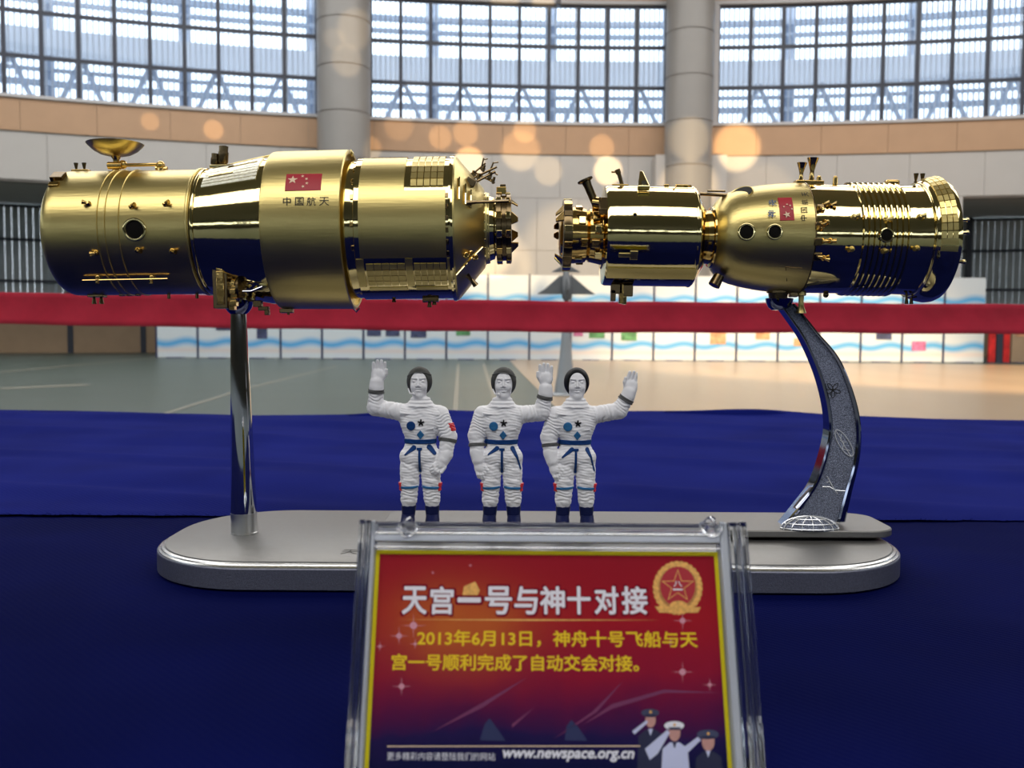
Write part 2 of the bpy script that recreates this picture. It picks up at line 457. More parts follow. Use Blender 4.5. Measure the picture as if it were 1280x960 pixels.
# front wall backing
wall = empty('wall_front', Matrix.Identity(4), kind='structure')
mb = MB()
arc_box(mb, TH0, TH1, ZP0-.02, ZW0-.1, RW, RW+.5)
arc_box(mb, TH0, TH1, ZW1+.12, 16, RW, RW+.5)
arc_box(mb, TH0, TH1, 5.5, ZP0-.02, RW+.05, RW+.5)
arc_box(mb, OPEN_L, OPEN_R, 0, 5.5, RW+.05, RW+.5)
mb.build('backing', 'backing', wall, smooth=0)
def panels(t0, t1, z0, z1, n, m, r=RW, gap=.006, thick=.05, name='wall_panel'):
    for i in range(n):
        a = t0+(t1-t0)*i/n; b = t0+(t1-t0)*(i+1)/n; g = gap/RW
        q = MB(); arc_box(q, a+g, b-g, z0+gap, z1-gap, r-thick, r+.01, 2); q.build(name, m, wall, smooth=0)
panels(TH0, TH1, ZP0, ZW0-.1, 26, 'peach')
panels(TH0, TH1, ZW1+.12, 13.6, 26, 'peach')
panels(TH0, TH1, 5.56, ZP0-.02, 24, 'grey_wall', RW+.05)
panels(OPEN_L, OPEN_R, 3.75, 5.56, 17, 'grey_wall', RW+.05)
panels(OPEN_L, OPEN_R, 1.9, 3.75, 17, 'grey_wall', RW+.05)
panels(OPEN_L, OPEN_R, 0.02, 1.9, 17, 'grey_wall', RW+.05)
for z0, z1, nm in ((ZW0-.1, ZW0, 'sill'), (ZW1, ZW1+.12, 'head_trim')):
    q = MB(); arc_box(q, TH0, TH1, z0, z1, RW-.12, RW+.3); q.build(nm, 'frame_light', wall, smooth=0)

# lower storey set back behind the openings: tan barrier, dark blinds between dark bars
RB = RW+6.5
lower = empty('wall_recess', Matrix.Identity(4), kind='structure')

q = MB(); arc_box(q, TH0, TH1, 5.6, 5.75, RW+.4, RB+.5); q.build('soffit', 'grey_wall', lower, smooth=0)
for ta in (TH0, TH1-.004):
    q = MB(); arc_box(q, ta, ta+.004, 0, 5.8, RW+.3, RB+.3, 1); q.build('end_wall', 'grey_wall', lower, smooth=0)
for (t0, t1) in ((TH0, OPEN_L+.06), (OPEN_R-.06, TH1)):
    n = int((t1-t0)*RB/2.6)
    for i in range(n+1):
        t = t0+(t1-t0)*i/n
        q = MB(); arc_box(q, t-.0016, t+.0016, 0, 5.6, RB-.1, RB+.05, 1); q.build('post', 'mullion', lower, smooth=0)
        if i < n:
            q = MB(); arc_box(q, t+.0001, t+(t1-t0)/n-.0001, 0, 1.35, RB-.05, RB+.02, 1); q.build('barrier_panel', 'tan', lower, smooth=0)
    for z in (2.7, 4.25, 5.5):
        q = MB(); arc_box(q, t0, t1, z-.05, z+.05, RB-.08, RB+.03); q.build('rail', 'mullion', lower, smooth=0)
    q = MB(); k = int((t1-t0)*RB/.24)
    for i in range(k):
        t = t0+(t1-t0)*(i+.5)/k
        arc_box(q, t-.00180, t+.00180, 1.35, 5.55, RB+.1, RB+.14, 1)
    q.build('blind_slats', 'blind', lower, smooth=0, kind='stuff')

# window bays
def window(n_, t0, t1, cols, zrows, seams=None):
    wd = empty('window_%d' % n_, Matrix.Identity(4), kind='structure')
    for (a, b) in ((t0-.0028, t0), (t1, t1+.0028)):
        q = MB(); arc_box(q, a, b, ZW0, ZW1, RW-.1, RW+.3, 1); q.build('side_frame', 'frame_light', wd, smooth=0)
    ts = [t0+(t1-t0)*i/cols for i in range(cols+1)]
    for t in ts:
        q = MB(); arc_box(q, t-.0011, t+.0011, ZW0, ZW1, RW+.02, RW+.16, 1); q.build('mullion', 'mullion', wd, smooth=0)
    for z in zrows[1:]:
        q = MB(); arc_box(q, t0, t1, z-.06, z+.06, RW+.04, RW+.14); q.build('transom', 'mullion', wd, smooth=0)
    for i in range(cols):
        for j in range(len(zrows)-1):
            q = MB(); arc_box(q, ts[i]+.001, ts[i+1]-.001, zrows[j]+.045, zrows[j+1]-.045, RW+.08, RW+.095, 1)
            q.build('pane', 'pane', wd, smooth=0)
    return wd
ZR = [8.16, 9.37, 10.75, 12.14]
window(1, th_px(-35), th_px(398), 10, ZR)
window(2, th_px(464), th_px(827), 10, ZR)
window(3, th_px(891), th_px(1312), 10, ZR)
# wall piers beside the bays, behind the columns
for (a, b) in ((398, 464), (827, 891), (-110, -35), (1312, 1400)):
    q = MB(); arc_box(q, th_px(a)+.003, th_px(b)-.003, ZW0, ZW1, RW-.02, RW+.3, 1); q.build('pier', 'frame_light', wall, smooth=0)

# sun louvres and the steel gallery outside the glass
q = MB(); k = 330
for i in range(k):
    t = TH0+(TH1-TH0)*(i+.5)/k
    arc_box(q, t-.00038, t+.00038, 7.6, 12.8, RW+.8, RW+.9, 1)
tag(q.build('sun_louvres', 'louvre', smooth=0), 'pale grey vertical sun louvres standing just outside the high windows', 'louvres', kind='stuff')
gal = empty('roof_gallery', (CX, CY, 0), 'grey steel gallery roof with zigzag trusses seen outside the high windows', 'steel gallery')
def gl(nm, mk='truss', **k):
    global q
    q.build(nm, mk, gal, world=True, smooth=0, **k)
RG = RW+6
q = MB(); arc_box(q, TH0, TH1, 11.05, 12.0, RG, RG+.5); gl('roof_edge', 'louvre')
for z, h in ((13.1, .06), (13.6, .10), (10.1, .10), (9.1, .06), (10.6, .05), (8.55, .12)):
    q = MB(); arc_box(q, TH0, TH1, z-h, z+h, RG+.3, RG+.6); gl('rail')
n = 26
for i in range(n):
    a = TH0+(TH1-TH0)*i/n; b = TH0+(TH1-TH0)*(i+1)/n
    m_ = (a+b)/2
    q = MB(); q.tube([wp(a, RG+.4, 8.4), wp(m_, RG+.4, 11.1)], .10, 6); gl('diagonal')
    q = MB(); q.tube([wp(m_, RG+.4, 11.1), wp(b, RG+.4, 8.4)], .10, 6); gl('diagonal')
    if i % 2 == 0:
        q = MB(); q.tube([wp(a, RG+.9, 0), wp(a, RG+.9, 15)], .26, 8); gl('post')

# round columns clad in curved panels
def column(px, dist, rad, label):
    c = P(px, 200, dist); c.z = 0
    o = empty('column', c, label, 'column', 'round grey columns between the windows')
    q = MB(); q.lathe((0, 0, 0), (0, 0, 1), [(0, rad-.03), (16, rad-.03)], 32); q.build('core', 'backing', o, smooth=40)
    z = 0.0
    zs = [0, 1.95, 3.45, 4.95, 6.47, 7.95, 9.42, 10.9, 12.4, 13.9, 16]
    for z0, z1 in zip(zs, zs[1:]):
        for hf in range(2):
            vs = []; fs = []; n = 14
            for i in range(n+1):
                an = PI*hf + .01 + (PI-.02)*i/n
                for (r_, zz) in ((rad-.03, z0+.02), (rad, z0+.02), (rad, z1-.02), (rad-.03, z1-.02)):
                    vs.append((r_*math.cos(an), r_*math.sin(an), zz))
            for i in range(n):
                for k_ in range(4): fs.append((4*i+k_, 4*i+(k_+1) % 4, 4*i+4+(k_+1) % 4, 4*i+4+k_))
            fs += [(0, 1, 2, 3), (4*n+3, 4*n+2, 4*n+1, 4*n)]
            q = MB(); q.add(vs, fs); q.build('column_panel', 'column', o, smooth=30)
    return o
column(430, 30.6, .86, 'round grey clad column left of the middle window, above the gold station model')
column(860, 31.5, .80, 'round grey clad column right of the middle window, with warm sun glow low on it')
# pale box at the foot of the right column
q = MB(); c0 = P(862, 260, 31.6); q.box((c0.x, 31.9, 3.45), (2.4, 1.0, 6.9)); q.build('trim_1', 'grey_wall', kind='structure', smooth=0)
# small camera under the peach frieze
cc = P(698, 4, 31.7)
o = empty('wall_camera', cc, 'small dark security camera on the peach wall above the middle window', 'camera')
q = MB(); q.box((0, 0, 0), (.16, .4, .16)); q.build('housing', 'mullion', o, bevel=.02)
q = MB(); q.cyl((0, .1, .05), (0, .62, .12), .03, n=8); q.build('bracket', 'mullion', o)

# sun glints thrown on the far wall by shiny things on the hall floor
for (px, py, rr, e) in ((180, 148, 10, .8), (262, 160, 11, 1.2), (436, 28, 22, .9), (424, 68, 18, .8), (408, 40, 12, .6),
                        (553, 173, 13, 1.2), (585, 168, 14, 1.2), (500, 158, 16, .6), (655, 190, 22, 1.4), (660, 165, 13, 1.3),
                        (635, 6, 16, 1.2), (686, 6, 15, 1.6), (757, 186, 14, 1.3), (858, 172, 24, 1.6), (925, 186, 26, 3.2),
                        (590, 204, 17, 3.5), (765, 215, 16, 3.5), (690, 215, 16, 1.0), (600, 300, 45, 2.0), (720, 320, 60, .9),
                        (462, 186, 14, .9), (520, 108, 10, .5), (860, 236, 34, 1.5), (955, 250, 40, .5), (612, 335, 50, 1.2)):
    tgt = P(px, py, 31.5)
    src = Vector((tgt.x*0.4+3.0, 12.0, 2.2))
    L = (tgt-src).length
    spot('sun_glint', src, tgt, 2*math.atan(rr*31.5/F/L)*1.25, 9500*e*(L/20)**2, (1.0, .70, .34), 0.55, 0.02)

# ------------------------------------------------------------------ poster boards across the hall
edges = [195, 249, 302, 355, 408, 460, 512, 564, 616, 668, 720, 771, 822, 873, 924, 975, 1025, 1076, 1127, 1179, 1229]
BD = 29.6
ords = ['first', 'second', 'third', 'fourth', 'fifth', 'sixth', 'seventh', 'eighth', 'ninth', 'tenth', 'eleventh', 'twelfth',
        'thirteenth', 'fourteenth', 'fifteenth', 'sixteenth', 'seventeenth', 'eighteenth', 'nineteenth', 'twentieth']
wid = 52.0*BD/F - .02
pics = {1: [(.3, 1.50, .7, .16, 'pic_dark')], 2: [(.1, 1.36, .34, .40, 'pic_dark')], 5: [(.30, 1.42, .45, .32, 'pic_dark'), (-.3, 1.42, .45, .32, 'pic_dark')],
        6: [(-.2, 1.40, .5, .36, 'pic_dark')], 7: [(-.1, 1.4, .45, .2, 'pic_green')], 10: [(.2, 1.36, .5, .24, 'pic_green'), (-.4, 1.4, .3, .2, 'pic_pink')],
        11: [(-.1, 1.32, .5, .3, 'pic_green')], 13: [(.1, 1.25, .5, .36, 'pic_orange')], 14: [(.2, 1.35, .45, .24, 'pic_orange')],
        15: [(.1, 1.15, .45, .25, 'pic_orange')], 17: [(.1, 1.35, .5, .2, 'pic_dark')], 18: [(-.1, 1.05, .45, .3, 'pic_pink')]}
q = MB(); q.box((.024, 0, 1.37), (wid-.06, .04, 2.70)); board0 = q.build('panel', 'board', smooth=0)
q = MB(); q.box((0, 0, 1.38), (.045, .07, 2.76)); post0 = q.build('post', 'board_post', smooth=0)
q = MB(); q.box((0, 0, 1.36), (wid-.05, .006, .035)); rail0 = q.build('middle_rail', 'frame_light', smooth=0)
for i in range(20):
    pc = P(195+51.7*(i+.5), 450, BD); pc.z = 0
    desc = 'white poster board with pale blue waves, %s from the left in the far row' % ords[i]
    o = empty('poster_board', pc, desc, 'poster board', 'white poster boards across the hall')
    pnl = None
    for src, loc in ((board0, (0, 0, 0)), (post0, (-wid/2+.023, 0, 0)), (rail0, (0, -.024, 0))):
        c_ = link_copy(src, o, loc)
        if src is board0: pnl = c_
    q = MB(); q.box((0, 0, .015), (.5, .5, .03)); q.build('foot', 'board_post', o, smooth=0)
    for (dx, z, sx, sz, mk) in pics.get(i, []):
        q = MB(); q.box((dx, -.026, z-.52), (sx, .012, sz)); q.build('picture', mk, pnl, smooth=0)
for s_ in (board0, post0, rail0): bpy.data.objects.remove(s_)

pc = P(1248, 455, BD); pc.z = 0
o = empty('red_display_stand', pc, 'red and black display stand at the right end of the white poster boards', 'display stand')
for dx, mk in ((-.24, 'kiosk_red'), (.0, 'mullion'), (.22, 'kiosk_red')):
    q = MB(); q.box((dx, 0, .66), (.2, .10, 1.26)); q.build('panel', mk, o, smooth=0)
q = MB(); q.box((0, 0, 1.33), (.8, .16, .08)); q.build('top', 'mullion', o, bevel=.01)
q = MB(); q.box((0, 0, .015), (.8, .5, .03)); q.build('foot', 'mullion', o)
pc = P(1290, 455, BD); pc.z = 0
o = empty('orange_display_board', pc, 'tan display board with an orange picture, cut by the right edge of the photo', 'display board')
q = MB(); q.box((0, 0, .69), (1.36, .06, 1.32)); q.build('panel', 'tan', o, smooth=0)
q = MB(); q.box((-.35, -.035, 1.0), (.45, .012, .3)); q.build('picture', 'pic_orange', o, smooth=0)
q = MB(); q.box((0, 0, .015), (1.2, .4, .03)); q.build('foot', 'board_post', o)

# ------------------------------------------------------------------ red cloth banner hung across the aisle
BDIST = 4.2
top = [(-260, 362), (0, 365.5), (250, 368), (560, 374.5), (760, 377), (1000, 378), (1280, 380.5), (1560, 383)]
bot = [(-260, 402), (0, 405), (250, 409.5), (560, 414), (760, 416), (1000, 416), (1280, 418), (1560, 421)]
def lin(tab, x):
    for (x0, y0), (x1, y1) in zip(tab, tab[1:]):
        if x <= x1: return y0+(y1-y0)*(x-x0)/(x1-x0)
    return tab[-1][1]
vs = []; fs = []; nx, nz = 150, 6
for i in range(nx+1):
    x = -260+1820*i/nx
    a = P(x, lin(top, x), BDIST); b = P(x, lin(bot, x), BDIST)
    for j in range(nz+1):
        p = a.lerp(b, j/nz)
        p.y += .006*math.sin(i*.9+j*.5)+.004*math.sin(i*2.3-j)+.010*math.sin(j/nz*PI)
        p.z += .0015*math.sin(i*.37)
        vs.append(p)
for i in range(nx):
    for j in range(nz):
        k_ = i*(nz+1)+j; fs.append((k_, k_+nz+1, k_+nz+2, k_+1))
bo = Vector((0, BDIST, .9))
q = MB(); q.add([v-bo for v in vs], fs)
ban = empty('red_banner', bo, 'long red cloth banner stretched level across the hall behind the gold models', 'banner')
cl = q.build('cloth_strip', 'red_cloth', ban, smooth=180, fixn=False)
sd = cl.modifiers.new('thick', 'SOLIDIFY'); sd.thickness = .003
for x, sd_ in ((-275, 'left'), (1576, 'right')):
    a = P(x, lin(top, x), BDIST)
    p_ = empty('banner_post', (a.x, a.y, 0), 'slim steel post at the %s end of the red banner' % sd_, 'post', 'posts of the red banner')
    q = MB(); q.cyl((0, 0, .02), (0, 0, 1.25), .018, n=12); q.build('pole', 'steel_satin', p_)
    q = MB(); q.lathe((0, 0, 0), (0, 0, 1), [(0, .16), (.015, .16), (.03, .05), (.035, .02)], 24); q.build('base', 'steel_satin', p_)

# ------------------------------------------------------------------ fighter jet display on a stand out on the floor
jd = 13.0
c = P(708, 355, jd); s_ = jd/F
jet = empty('jet_model', (c.x, c.y, 0), 'grey delta wing jet model on a tall pale stand beyond the red banner', 'model aircraft')
def jp(x, y, d=0): return (x*s_, d*s_, (c.z)+y*s_)          # picture-like local coordinates, y up
q = MB(); q.prism([jp(-36, -13, -2), jp(36, -13, -2), jp(26, -6, 0), jp(8, 10, 6), jp(-8, 10, 6), jp(-26, -6, 0)], (0, .05, .01)); q.build('wing', 'jet', jet, smooth=0)
q = MB(); q.prism([jp(-18, 15, 8), jp(18, 15, 8), jp(6, 22, 10), jp(-6, 22, 10)], (0, .03, .01)); q.build('canard', 'jet', jet, smooth=0)
q = MB(); q.lathe(jp(0, -22, -14), (0, .55, .9), [(0, 2*s_), (6*s_, 6*s_), (22*s_, 6.5*s_), (36*s_, 5*s_), (48*s_, 2.5*s_), (56*s_, .3*s_)], 16); q.build('fuselage', 'jet', jet)
q = MB(); q.prism([jp(-.6, -16, -16), jp(-.6, 2, 2), jp(-.6, 6, -14), jp(-.6, -8, -22)], (1.2*s_, 0, 0)); q.build('tail_fin', 'jet', jet, smooth=0)
zt = c.z-20*s_
q = MB(); q.lathe((0, 0, .03), (0, 0, 1), [(0, 14*s_), (.12, 13*s_), (.28, 10.5*s_), (.5, 8.0*s_), (zt-.4, 4.5*s_), (zt-.03, 3.2*s_)], 20); q.build('stand', 'jet_stand', jet)
q = MB(); q.lathe((0, 0, 0), (0, 0, 1), [(0, 20*s_), (.03, 20*s_), (.05, 17*s_)], 28); q.build('base', 'jet_stand', jet)

# ================================================================== the table and its two blue cloths
TZ = 0.75
S = 0.60/F                        # metres per photo pixel at the depth of the models
tb = empty('display_table', (0, .75, 0), 'long display table hidden under the blue cloths', 'table')
q = MB(); q.box((0, .0, TZ-.025), (3.2, 1.66, .03)); q.build('tabletop', 'wood', tb, bevel=.003)
for sx in (-1.5, 1.5):
    for sy in (-.75, .75):
        q = MB(); q.box((sx, sy, (TZ-.04)/2), (.05, .05, TZ-.04)); q.build('leg', 'wood', tb, smooth=0)

def vnoise(x, y, seed=0):
    return (math.sin(x*1.7+seed)*math.cos(y*2.3+seed*2)+.5*math.sin(x*3.9+y*2.1+seed*3)+.3*math.sin(x*7.1-y*5.3+seed))/1.8
def cloth(name, x0, x1, y0, y1, zf, m, nx, ny, label, drop_back=False, drop_front=False):
    vs = []; fs = []
    for j in range(ny+1):
        for i in range(nx+1):
            vs.append(zf(x0+(x1-x0)*i/nx, y0+(y1-y0)*j/ny, j, ny))
    for j in range(ny):
        for i in range(nx):
            a = j*(nx+1)+i; fs.append((a, a+1, a+nx+2, a+nx+1))
    q = MB(); q.add(vs, fs)
    return q.build(name, m, None, smooth=180, fixn=False, label=label, cat='tablecloth')
SPLIT = 0.727
def zfront(x, y, j, n):
    z = TZ + .0002
    fade = max(0, min(1, (y-.30)/.08)) * max(0, min(1, (abs(x)-.26)/.08 if .50 < y < .70 else 1))
    z += fade*.0016*max(0, vnoise(x*5, y*16+x*5, 1.3))
    if j == 0: z = TZ-.70; y -= .012*math.sin(x*20)
    elif j == 1: y += 0
    return (x, y, z)
cloth('navy_front_cloth', -1.62, 1.62, -.10, SPLIT+.05, zfront, 'cloth_front', 260, 90,
      'dark navy twill tablecloth spread under the silver base and the card holder')
def zrear(x, y, j, n):
    z = TZ + .0035
    k = max(0, min(1, (y-SPLIT)/.06))
    z += k*(.0075*max(0, vnoise(x*2.2+y*1.5, y*9+x*1.1, .4)) + .005*max(0, math.sin(y*30+x*7+1.5*math.sin(x*3)))**3)
    edge = .006*math.sin(x*5.5+.4)+.004*math.sin(x*13)
    z += .010*max(0, (y-1.30)/.27)*(.5+.5*math.sin(x*4.2+.8))
    if j == 0:
        y += .0009*math.sin(x*140)+.0006*math.sin(x*333); z = TZ+.0022
    if j == n-2: y = 1.555+edge; z -= .002
    if j == n-1: y = 1.585+edge; z = TZ-.06
    if j == n: y = 1.60+.03*math.sin(x*16); z = TZ-.70
    return (x, y, z)
cloth('royal_blue_rear_cloth', -1.62, 1.62, SPLIT, 1.60, zrear, 'cloth_rear', 330, 130,
      'royal blue tablecloth with soft ripples covering the far half of the table')
# loose threads along the frayed cut edge of the rear cloth
q = MB(); rn = random.Random(5)
for i in range(420):
    x = -.95+1.9*i/420+rn.uniform(-.002, .002)
    y = SPLIT + .0009*math.sin(x*140)+.0006*math.sin(x*333)
    q.cyl((x, y+.001, TZ+.0024), (x+rn.uniform(-.003, .003), y-rn.uniform(.001, .0035), TZ+rn.uniform(.0012, .004)), .00018, n=3)
tag(q.build('cloth_fringe', 'cloth_front', smooth=0), 'frayed dark blue threads along the cut edge between the two cloths', 'fringe', kind='stuff')

# ================================================================== silver display base with its two supports
BX = (200+1122)/2; BC = Vector(((BX-640)*.60/F, .600, TZ+.0012))
base = empty('display_stand', BC, 'long rounded silver base with a chrome pole and a curved engraved arm', 'model stand')
HW, HD = 451*.60/F, .0810
def rrect(hw, hd, r, n=16):
    pts = []
    for (cx_, cy_, a0) in ((hw-r, hd-r, 0), (-hw+r, hd-r, PI/2), (-hw+r, -hd+r, PI), (hw-r, -hd+r, 3*PI/2)):
        for k in range(n+1):
            a = a0+PI/2*k/n
            pts.append((cx_+r*math.cos(a), cy_+r*math.sin(a)))
    return pts
def stacked(q, prof, hw, hd, r, off=(0, 0), cap=True):
    """rings of a rounded rectangle; prof = [(inset, z)]"""
    vs = []; fs = []; n = None
    for (ins, z) in prof:
        p = rrect(hw-ins, hd-ins, max(r-ins, .001)); n = len(p)
        vs += [(x+off[0], y+off[1], z) for x, y in p]
    for i in range(len(prof)-1):
        for k in range(n):
            k2 = (k+1) % n; fs.append((i*n+k, i*n+k2, (i+1)*n+k2, (i+1)*n+k))
    fs.append(tuple(range(n))[::-1])
    if cap: fs.append(tuple((len(prof)-1)*n+k for k in range(n)))
    return q.add(vs, fs)
CR = .070
q = MB(); stacked(q, [(.0006, 0), (0, .0006), (0, .0122), (.0004, .0128)], HW, HD, CR); q.build('plinth', 'silver_side', base, smooth=30)
q = MB(); stacked(q, [(.0006, .0128), (.0008, .0134), (.0018, .0140), (.0022, .0139), (.0026, .0146), (.0040, .0152), (.0045, .0150)], HW, HD, CR)
q.build('stepped_rim', 'silver_rim', base, smooth=30)
q = MB(); stacked(q, [(.0047, .0145), (.0049, .0157), (.0056, .0160)], HW, HD, CR); q.build('top_plate', 'silver_top', base, smooth=30)
# raised tray under the figures
tx0, tx1 = (478-BX)*.60/F, (1117-BX)*.600/F
hw2 = (tx1-tx0)/2; cx2 = (tx0+tx1)/2; ty = .6125-.600
q = MB(); stacked(q, [(.010, .0158), (.010, .0186)], hw2, .030, .012, (cx2, ty)); q.build('tray_spacer', 'hole', base, smooth=30)
q = MB(); stacked(q, [(.0006, .0184), (0, .0190), (0, .0222), (.0007, .0230)], hw2, .030, .016, (cx2, ty)); q.build('tray', 'silver_top', base, smooth=30)
# 天 printed on the top plate
tv, tf, sz = text_mesh('天', 0.0)
a = Pz(427, 690, TZ+.017)-BC; 
q = MB(); q.add([(a.x+x*.0110, a.y-.006+y*.0130, .0162) for x, y in tv], tf); q.build('lettering', 'ink', base, smooth=0, fixn=False)

# chrome pole
pb = Pz(305.5, 666, TZ+.0172)-BC; pt = P(298, 392, pb.y+.600)-BC
ax = (pt-pb)
q = MB(); q.lathe(pb, ax, [(ax.length*.095, .0083), (ax.length*.5, .0069), (ax.length, .0050)], 40); pole = q.build('pole', 'chrome', base)
q = MB(); q.lathe(pb, ax, [(0, .0088), (.0008, .0088), (.0010, .0086), (ax.length*.095, .0084)], 40); q.build('pole_collar', 'steel_satin', base)
q = MB(); q.lathe(pt-Vector((0, 0, .0005)), (0, 0, 1), [(0, .0048), (.0015, .0066), (.004, .0084), (.007, .0096), (.010, .0100), (.0104, .0094)], 32); q.build('cup', 'blue_chrome', base)
# curved engraved arm
Lp = [(975, 655), (994, 632), (1015, 602), (1030, 555), (1032.5, 521), (1022.5, 474), (1003, 427), (984, 398), (972, 382)]
Rp = [(1053, 650), (1062, 610), (1071, 572), (1072.5, 533.5), (1065, 495), (1046, 448), (1016, 412), (1003, 396), (990, 380)]
def resample(pts, n):
    ps = [Vector(p) for p in pts]
    out = []
    for i in range(n+1):
        t = i/n*(len(ps)-1); k = min(int(t), len(ps)-2); u = t-k
        p0 = ps[max(k-1, 0)]; p1 = ps[k]; p2 = ps[k+1]; p3 = ps[min(k+2, len(ps)-1)]
        out.append(.5*((2*p1)+(-p0+p2)*u+(2*p0-5*p1+4*p2-p3)*u*u+(-p0+3*p1-3*p2+p3)*u**3))
    return out
NS = 48
LL = resample(Lp, NS); RR = resample(Rp, NS)
AD = .604                                      # depth of the middle of the arm
def ap(p, dy=0): return P(p[0], p[1], AD)+Vector((0, dy, 0))-BC
def arm_mesh(f0, f1, front, back, bev):
    """strip between fractions f0..f1 of the width, thickness front..back with bevelled rims"""
    q = MB(); vs = []; fs = []
    for i in range(NS+1):
        l, r = LL[i], RR[i]
        a = l.lerp(r, f0); b = l.lerp(r, f1)
        e = (b-a).normalized()*bev/S
        vs += [ap(a, back), ap(a, front+bev), ap(a+e, front), ap(b-e, front), ap(b, front+bev), ap(b, back)]
    for i in range(NS):
        for k in range(6): fs.append((6*i+k, 6*i+(k+1) % 6, 6*i+6+(k+1) % 6, 6*i+6+k))
    fs += [tuple(range(6)), tuple(6*NS+k for k in range(6))[::-1]]
    return q.add(vs, fs)
arm = arm_mesh(.0, .13, -.0065, .0065, .0012); q = arm; q.build('arm_rim', 'arm_chrome', base, smooth=30)
q = arm_mesh(.87, 1.0, -.0065, .0065, .0012); q.build('arm_rim', 'arm_chrome', base, smooth=30)
q = arm_mesh(.125, .875, -.0045, .0060, .0003); q.build('arm_panel', 'glitter', base, smooth=30, label='recessed glittering panel of the curved arm')
c = P(974, 381, AD)-BC
q = MB(); q.lathe(c-Vector((0, 0, .0035)), (0, 0, 1), [(0, .0048), (.002, .0072), (.005, .0085), (.0075, .0090), (.0078, .0084)], 32); q.build('cup', 'blue_chrome', base)
def engr(pts, r=.00032, nm='engraving'):
    q = MB(); q.tube([ap(p, -.0047) for p in pts], r, 5); return q
def leaf(cx_, cy_, a, b, rot, n=22):
    return [(cx_+a*math.cos(t)*math.cos(rot)-b*math.sin(t)*math.sin(rot), cy_+a*math.cos(t)*math.sin(rot)+b*math.sin(t)*math.cos(rot)) for t in [2*PI*k/n for k in range(n+1)]]
engr(leaf(1052, 553, 19, 6.5, R(58)), .00045).build('engraved_feather', 'engraving', base)
q = engr([(1042, 538), (1048, 548), (1053, 558), (1061, 570)], .00025); q.tube([ap(p, -.0047) for p in [(1049, 541), (1047, 550), (1055, 552)]], .0002, 5)
q.tube([ap(p, -.0047) for p in [(1052, 551), (1050, 560), (1059, 562)]], .0002, 5); q.build('engraved_vein', 'engraving', base)
q = engr([(1025, 607), (1034, 607), (1040, 611), (1048, 612), (1056, 612)]); q.tube([ap(p, -.0047) for p in [(1031, 594), (1034, 600), (1030, 602)]], .0003, 5)
q.tube([ap(p, -.0047) for p in [(1034, 600), (1039, 609), (1044, 616)]], .0004, 5); q.build('engraved_figure', 'engraving', base)
q = MB()
for k in range(5):
    a = 2*PI*k/5+.3
    q.tube([ap(p, -.0047) for p in leaf(1038+5*math.cos(a), 487+5*math.sin(a), 5, 2.2, a, 10)], .00022, 4)
q.build('engraved_flower', 'ink', base)
# half globe lattice at the foot of the arm
g0 = Pz(1012, 661, TZ+.0242)-BC
gx, gy, gz = .0190, .0075, .0085
q = MB(); vs = []; fs = []; n = 24; m_ = 7
for i in range(m_+1):
    th = PI/2*i/m_
    for k in range(n):
        ph = 2*PI*k/n
        vs.append((g0.x+gx*.97*math.cos(th)*math.cos(ph), g0.y+gy*.97*math.cos(th)*math.sin(ph), .0228+gz*.97*math.sin(th)))
for i in range(m_):
    for k in range(n): fs.append((i*n+k, i*n+(k+1) % n, (i+1)*n+(k+1) % n, (i+1)*n+k))
q.add(vs, fs); glb = q.build('globe', 'glitter', base)
q = MB()
for k in range(8):
    ph = PI*k/8
    q.tube([(g0.x+gx*math.cos(t)*math.cos(ph), g0.y+gy*math.cos(t)*math.sin(ph), .0228+gz*math.sin(t)) for t in [PI*j/14 for j in range(15)]], .00035, 5)
for th in (.12, .5, .95):
    q.tube([(g0.x+gx*math.cos(th)*math.cos(t), g0.y+gy*math.cos(th)*math.sin(t), .0228+gz*math.sin(th)) for t in [2*PI*j/32 for j in range(33)]], .00035, 5)
q.build('globe_grid', 'engraving', glb)

